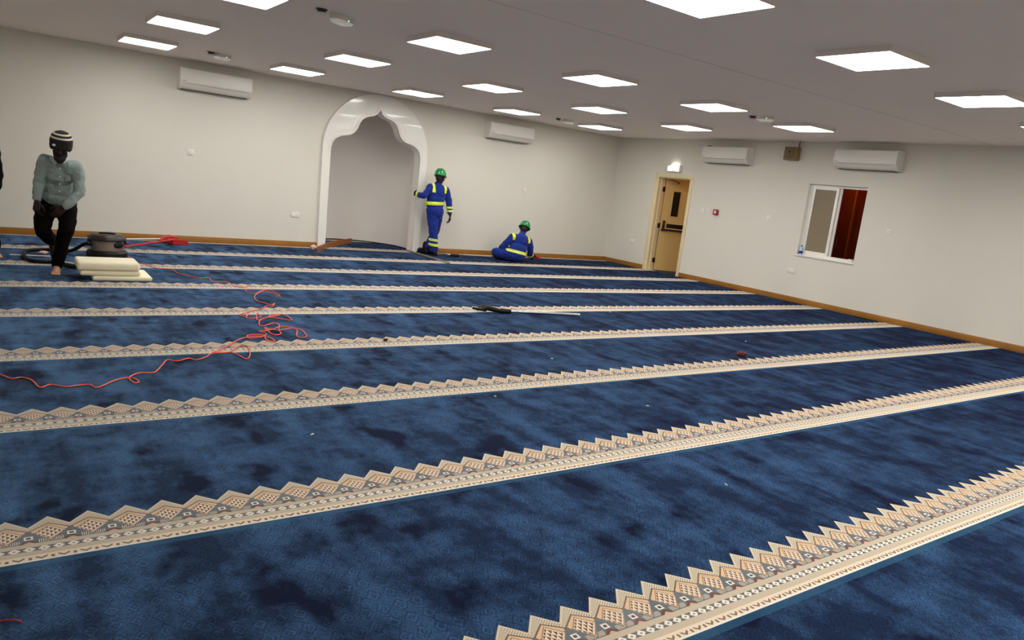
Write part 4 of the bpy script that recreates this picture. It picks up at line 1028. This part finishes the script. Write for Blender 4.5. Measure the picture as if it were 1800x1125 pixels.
r = thing('broom', (2.2, 12.44, 0), 'pale handled red broom lying along the skirting behind the dustpan', 'broom')
mb = MB(); mb.cone((1.50, 12.40, 0.018), (2.14, 12.44, 0.05), 0.012); mk('handle', mb, M_white, r)
M = Matrix.Translation((2.24, 12.445, 0)) @ Matrix.Rotation(0.06, 4, 'Z')
mb = MB(); mb.prism([(-0.11, 0.045), (-0.05, 0.03), (0.05, 0.01), (0.06, 0.11), (-0.04, 0.09)], lambda u, v, d: (u, d, v), -0.12, 0.12); mk('broom_head', mb, M_red, r, M=M)
mb = MB(); mb.prism([(0.05, 0.005), (0.13, 0.0), (0.14, 0.09), (0.06, 0.105)], lambda u, v, d: (u, d, v), -0.115, 0.115); mk('bristles', mb, M_red, r, M=M)

# steel vacuum wand lying on the carpet
r = thing('vacuum_wand', (5.2, 6.85, 0), 'steel vacuum wand with a black grip lying on the carpet in the room middle', 'vacuum wand')
a0, a1 = Vector((4.93, 6.905, 0.028)), Vector((5.86, 6.655, 0.026))
mb = MB(); mb.cone(a0, a1, 0.018, 0.018, n=20); mk('tube', mb, M_steel, r)
d = (a1-a0).normalized(); s = Vector((-d.y, d.x, 0))
mb = MB(); mb.cone(a0+d*0.06, a0-d*0.05, 0.026, 0.030); mb.cone(a0-d*0.045, a0-d*0.075, 0.033, 0.03); mk('collar', mb, M_black, r)
mb = MB(); c = a0-d*0.08
limb(mb, [(c, 0.026), (c-d*0.07+Vector((0, 0, 0.012)), 0.030), (c-d*0.15+Vector((0, 0, 0.03)), 0.032), (c-d*0.22+Vector((0, 0, 0.012)), 0.022), (c-d*0.27+s*0.03, 0.016)])
limb(mb, [(c-d*0.05+s*0.03, 0.02), (c-d*0.11+s*0.055+Vector((0, 0, 0.035)), 0.018), (c-d*0.2+s*0.06+Vector((0, 0, 0.04)), 0.018), (c-d*0.24+s*0.03+Vector((0, 0, 0.02)), 0.018)])
limb(mb, [(c-d*0.18-s*0.01, 0.018), (c-d*0.33-s*0.01+Vector((0, 0, 0.02)), 0.014)])
u = fuse(mb, 0.005, 2); mk('grip', u, M_black, r)

# skirting offcut standing in a bow from the arch into the niche
pts = catmull([(4.50, 11.96, 0), (4.70, 12.27, 0), (4.90, 12.60, 0), (5.17, 12.95, 0), (5.50, 13.32, 0), (5.80, 13.62, 0)], 8)
t = bmesh.new(); rows = []
for i, p in enumerate(pts):
    dd_ = (pts[min(i+1, len(pts)-1)] - pts[max(i-1, 0)]).normalized(); n = Vector((-dd_.y, dd_.x, 0))*0.007
    rows.append([t.verts.new(p-n), t.verts.new(p+n), t.verts.new(p+n+Vector((0, 0, 0.098))), t.verts.new(p-n+Vector((0, 0, 0.098)))])
for A, B_ in zip(rows, rows[1:]):
    for k in range(4): t.faces.new((A[k], A[(k+1) % 4], B_[(k+1) % 4], B_[k]))
t.faces.new(rows[0][::-1]); t.faces.new(rows[-1])
mb = MB(); mb.add(t); solo('skirting_offcut', mb, M_woodd, (5.1, 12.9, 0), 'bowed brown skirting board standing on edge through the left side of the arch', 'skirting board')
mb = MB(); mb.box(-0.012, 0.012, -0.83, 0.83, 0, 0.028, 0.003, M=Matrix.Translation((6.572, 11.90, 0)) @ Matrix.Rotation(-0.004, 4, 'Z')); solo('metal_strip', mb, M_alu, (6.572, 11.90, 0), 'long pale metal strip lying on the carpet at the right arch leg', 'strip')
mb = MB(); mb.box(-0.32, 0.32, -0.009, 0.009, 0, 0.012, 0.003, M=Matrix.Translation((8.02, 12.43, 0)) @ Matrix.Rotation(-0.1, 4, 'Z')); solo('wooden_strip', mb, mat('pale_wood_strip', (214, 190, 160), 0.5), (8.02, 12.43, 0), 'thin pale strip lying along the skirting between the two people in coveralls', 'strip')

def drill(name, M, label, root_loc):
    r = thing(name, root_loc, label, 'drill')
    mb = MB(); mb.cone((-0.10, 0, 0.03), (0.06, 0, 0.03), 0.028, 0.026, n=20); mb.ell((-0.10, 0, 0.03), (0.02, 0.028, 0.028)); mb.cone((-0.05, 0, 0.03), (-0.07, -0.13, 0.024), 0.020, 0.018); mk('drill_body', mb, M_black, r, M=M)
    mb = MB(); mb.cone((0.06, 0, 0.03), (0.105, 0, 0.03), 0.022, 0.014); mb.cone((0.105, 0, 0.03), (0.15, 0, 0.03), 0.004, 0.003, n=8); mk('chuck', mb, M_steel, r, M=M)
    mb = MB(); mb.box(-0.115, -0.03, -0.17, -0.12, 0.001, 0.055, 0.006); mk('battery', mb, M_red, r, M=M)
    return r
drill('power_drill', Matrix.Translation((7.27, 12.13, 0.0)) @ Matrix.Rotation(PI-0.35, 4, 'Z'), 'black and red drill lying on the carpet beside the standing worker', (7.27, 12.13, 0))
drill('power_drill', Matrix.Translation((9.12, 12.0, 0.065)) @ Matrix.Rotation(0.3, 4, 'Z'), 'black drill held by the sitting person', (9.12, 12.0, 0.03))

# orange extension cord
CORD = [(1.467, 10.907), (1.444, 10.436), (1.462, 10.101), (1.544, 10.047), (1.627, 9.721), (1.796, 9.66), (1.817, 9.362), (1.905, 9.208), (1.984, 9.035), (2.1, 9.068), (2.084, 8.83), (2.24, 8.767), (2.248, 8.523), (2.332, 8.437), (2.426, 8.603), (2.336, 8.347), (2.292, 8.152), (2.351, 8.052), (2.453, 8.2), (2.55, 8.305), (2.6, 8.236), (2.592, 7.968), (2.563, 7.877), (2.556, 8.093), (2.499, 8.22), (2.387, 8.07), (2.296, 7.871), (2.255, 7.63), (2.298, 7.538), (2.318, 7.439), (2.351, 7.424), (2.395, 7.507), (2.332, 7.359), (2.274, 7.377), (2.209, 7.255), (2.1, 7.166), (1.977, 7.035), (1.896, 6.95), (1.929, 6.856), (1.996, 7.008), (1.936, 6.866), (1.934, 6.781), (2.061, 6.831), (2.063, 6.979), (1.994, 6.703), (2.103, 6.803), (2.261, 6.903), (2.19, 6.935), (2.139, 6.826), (2.182, 6.765), (2.306, 6.681), (2.294, 6.93), (2.108, 6.803), (2.018, 6.701), (1.956, 6.525), (1.956, 6.451), (2.004, 6.472), (2.104, 6.566), (2.117, 6.462), (2.06, 6.298), (2.037, 6.157), (1.965, 6.097), (1.949, 6.214), (1.974, 6.351), (1.973, 6.401), (1.949, 6.287), (2.025, 6.324), (2.107, 6.414), (2.178, 6.394), (2.211, 6.26), (2.145, 6.076), (2.144, 5.997), (2.208, 6.0), (2.25, 6.182), (2.245, 6.279), (2.185, 6.331), (2.048, 6.277), (2.001, 6.349), (1.938, 6.266), (1.875, 6.244), (1.908, 6.15), (1.837, 6.045), (1.73, 6.016), (1.738, 6.103), (1.823, 6.136), (1.876, 6.107), (1.846, 5.941), (1.893, 5.867), (1.894, 5.995), (1.839, 6.068), (1.72, 6.037), (1.643, 5.977), (1.391, 5.636), (1.349, 5.588), (1.484, 5.578), (1.53, 5.388), (1.596, 5.512), (1.641, 5.757), (1.576, 5.766), (1.469, 5.603), (1.336, 5.579), (1.276, 5.491), (1.19, 5.417), (1.151, 5.472), (1.063, 5.408), (1.003, 5.45), (0.954, 5.337), (0.87, 5.15), (0.782, 5.155), (0.71, 5.062), (0.718, 4.937), (0.75, 4.961), (0.718, 5.056), (0.631, 5.022), (0.511, 4.883), (0.478, 4.953), (0.411, 4.952), (0.349, 4.938), (0.278, 5.0), (0.22, 4.953), (0.186, 5.114), (0.137, 5.19), (0.085, 5.173), (0.029, 5.277), (-0.085, 5.427)]
random.seed(3)
cp = []
for i, (x, y) in enumerate(CORD):
    cp.append((x, y, 0.006 + (0.006*random.random() if 38 < i < 94 else 0.0)))
cp[0] = (1.40, 10.60, 0.09); cp[1] = (1.432, 10.42, 0.03)
cp = catmull(cp, 5)
mb = MB(); mb.tube(cp, 0.0045, 8); solo('extension_cord', mb, M_orange, (2.0, 6.2, 0), 'orange extension cord tangled on the carpet and running to the left edge', 'cord')
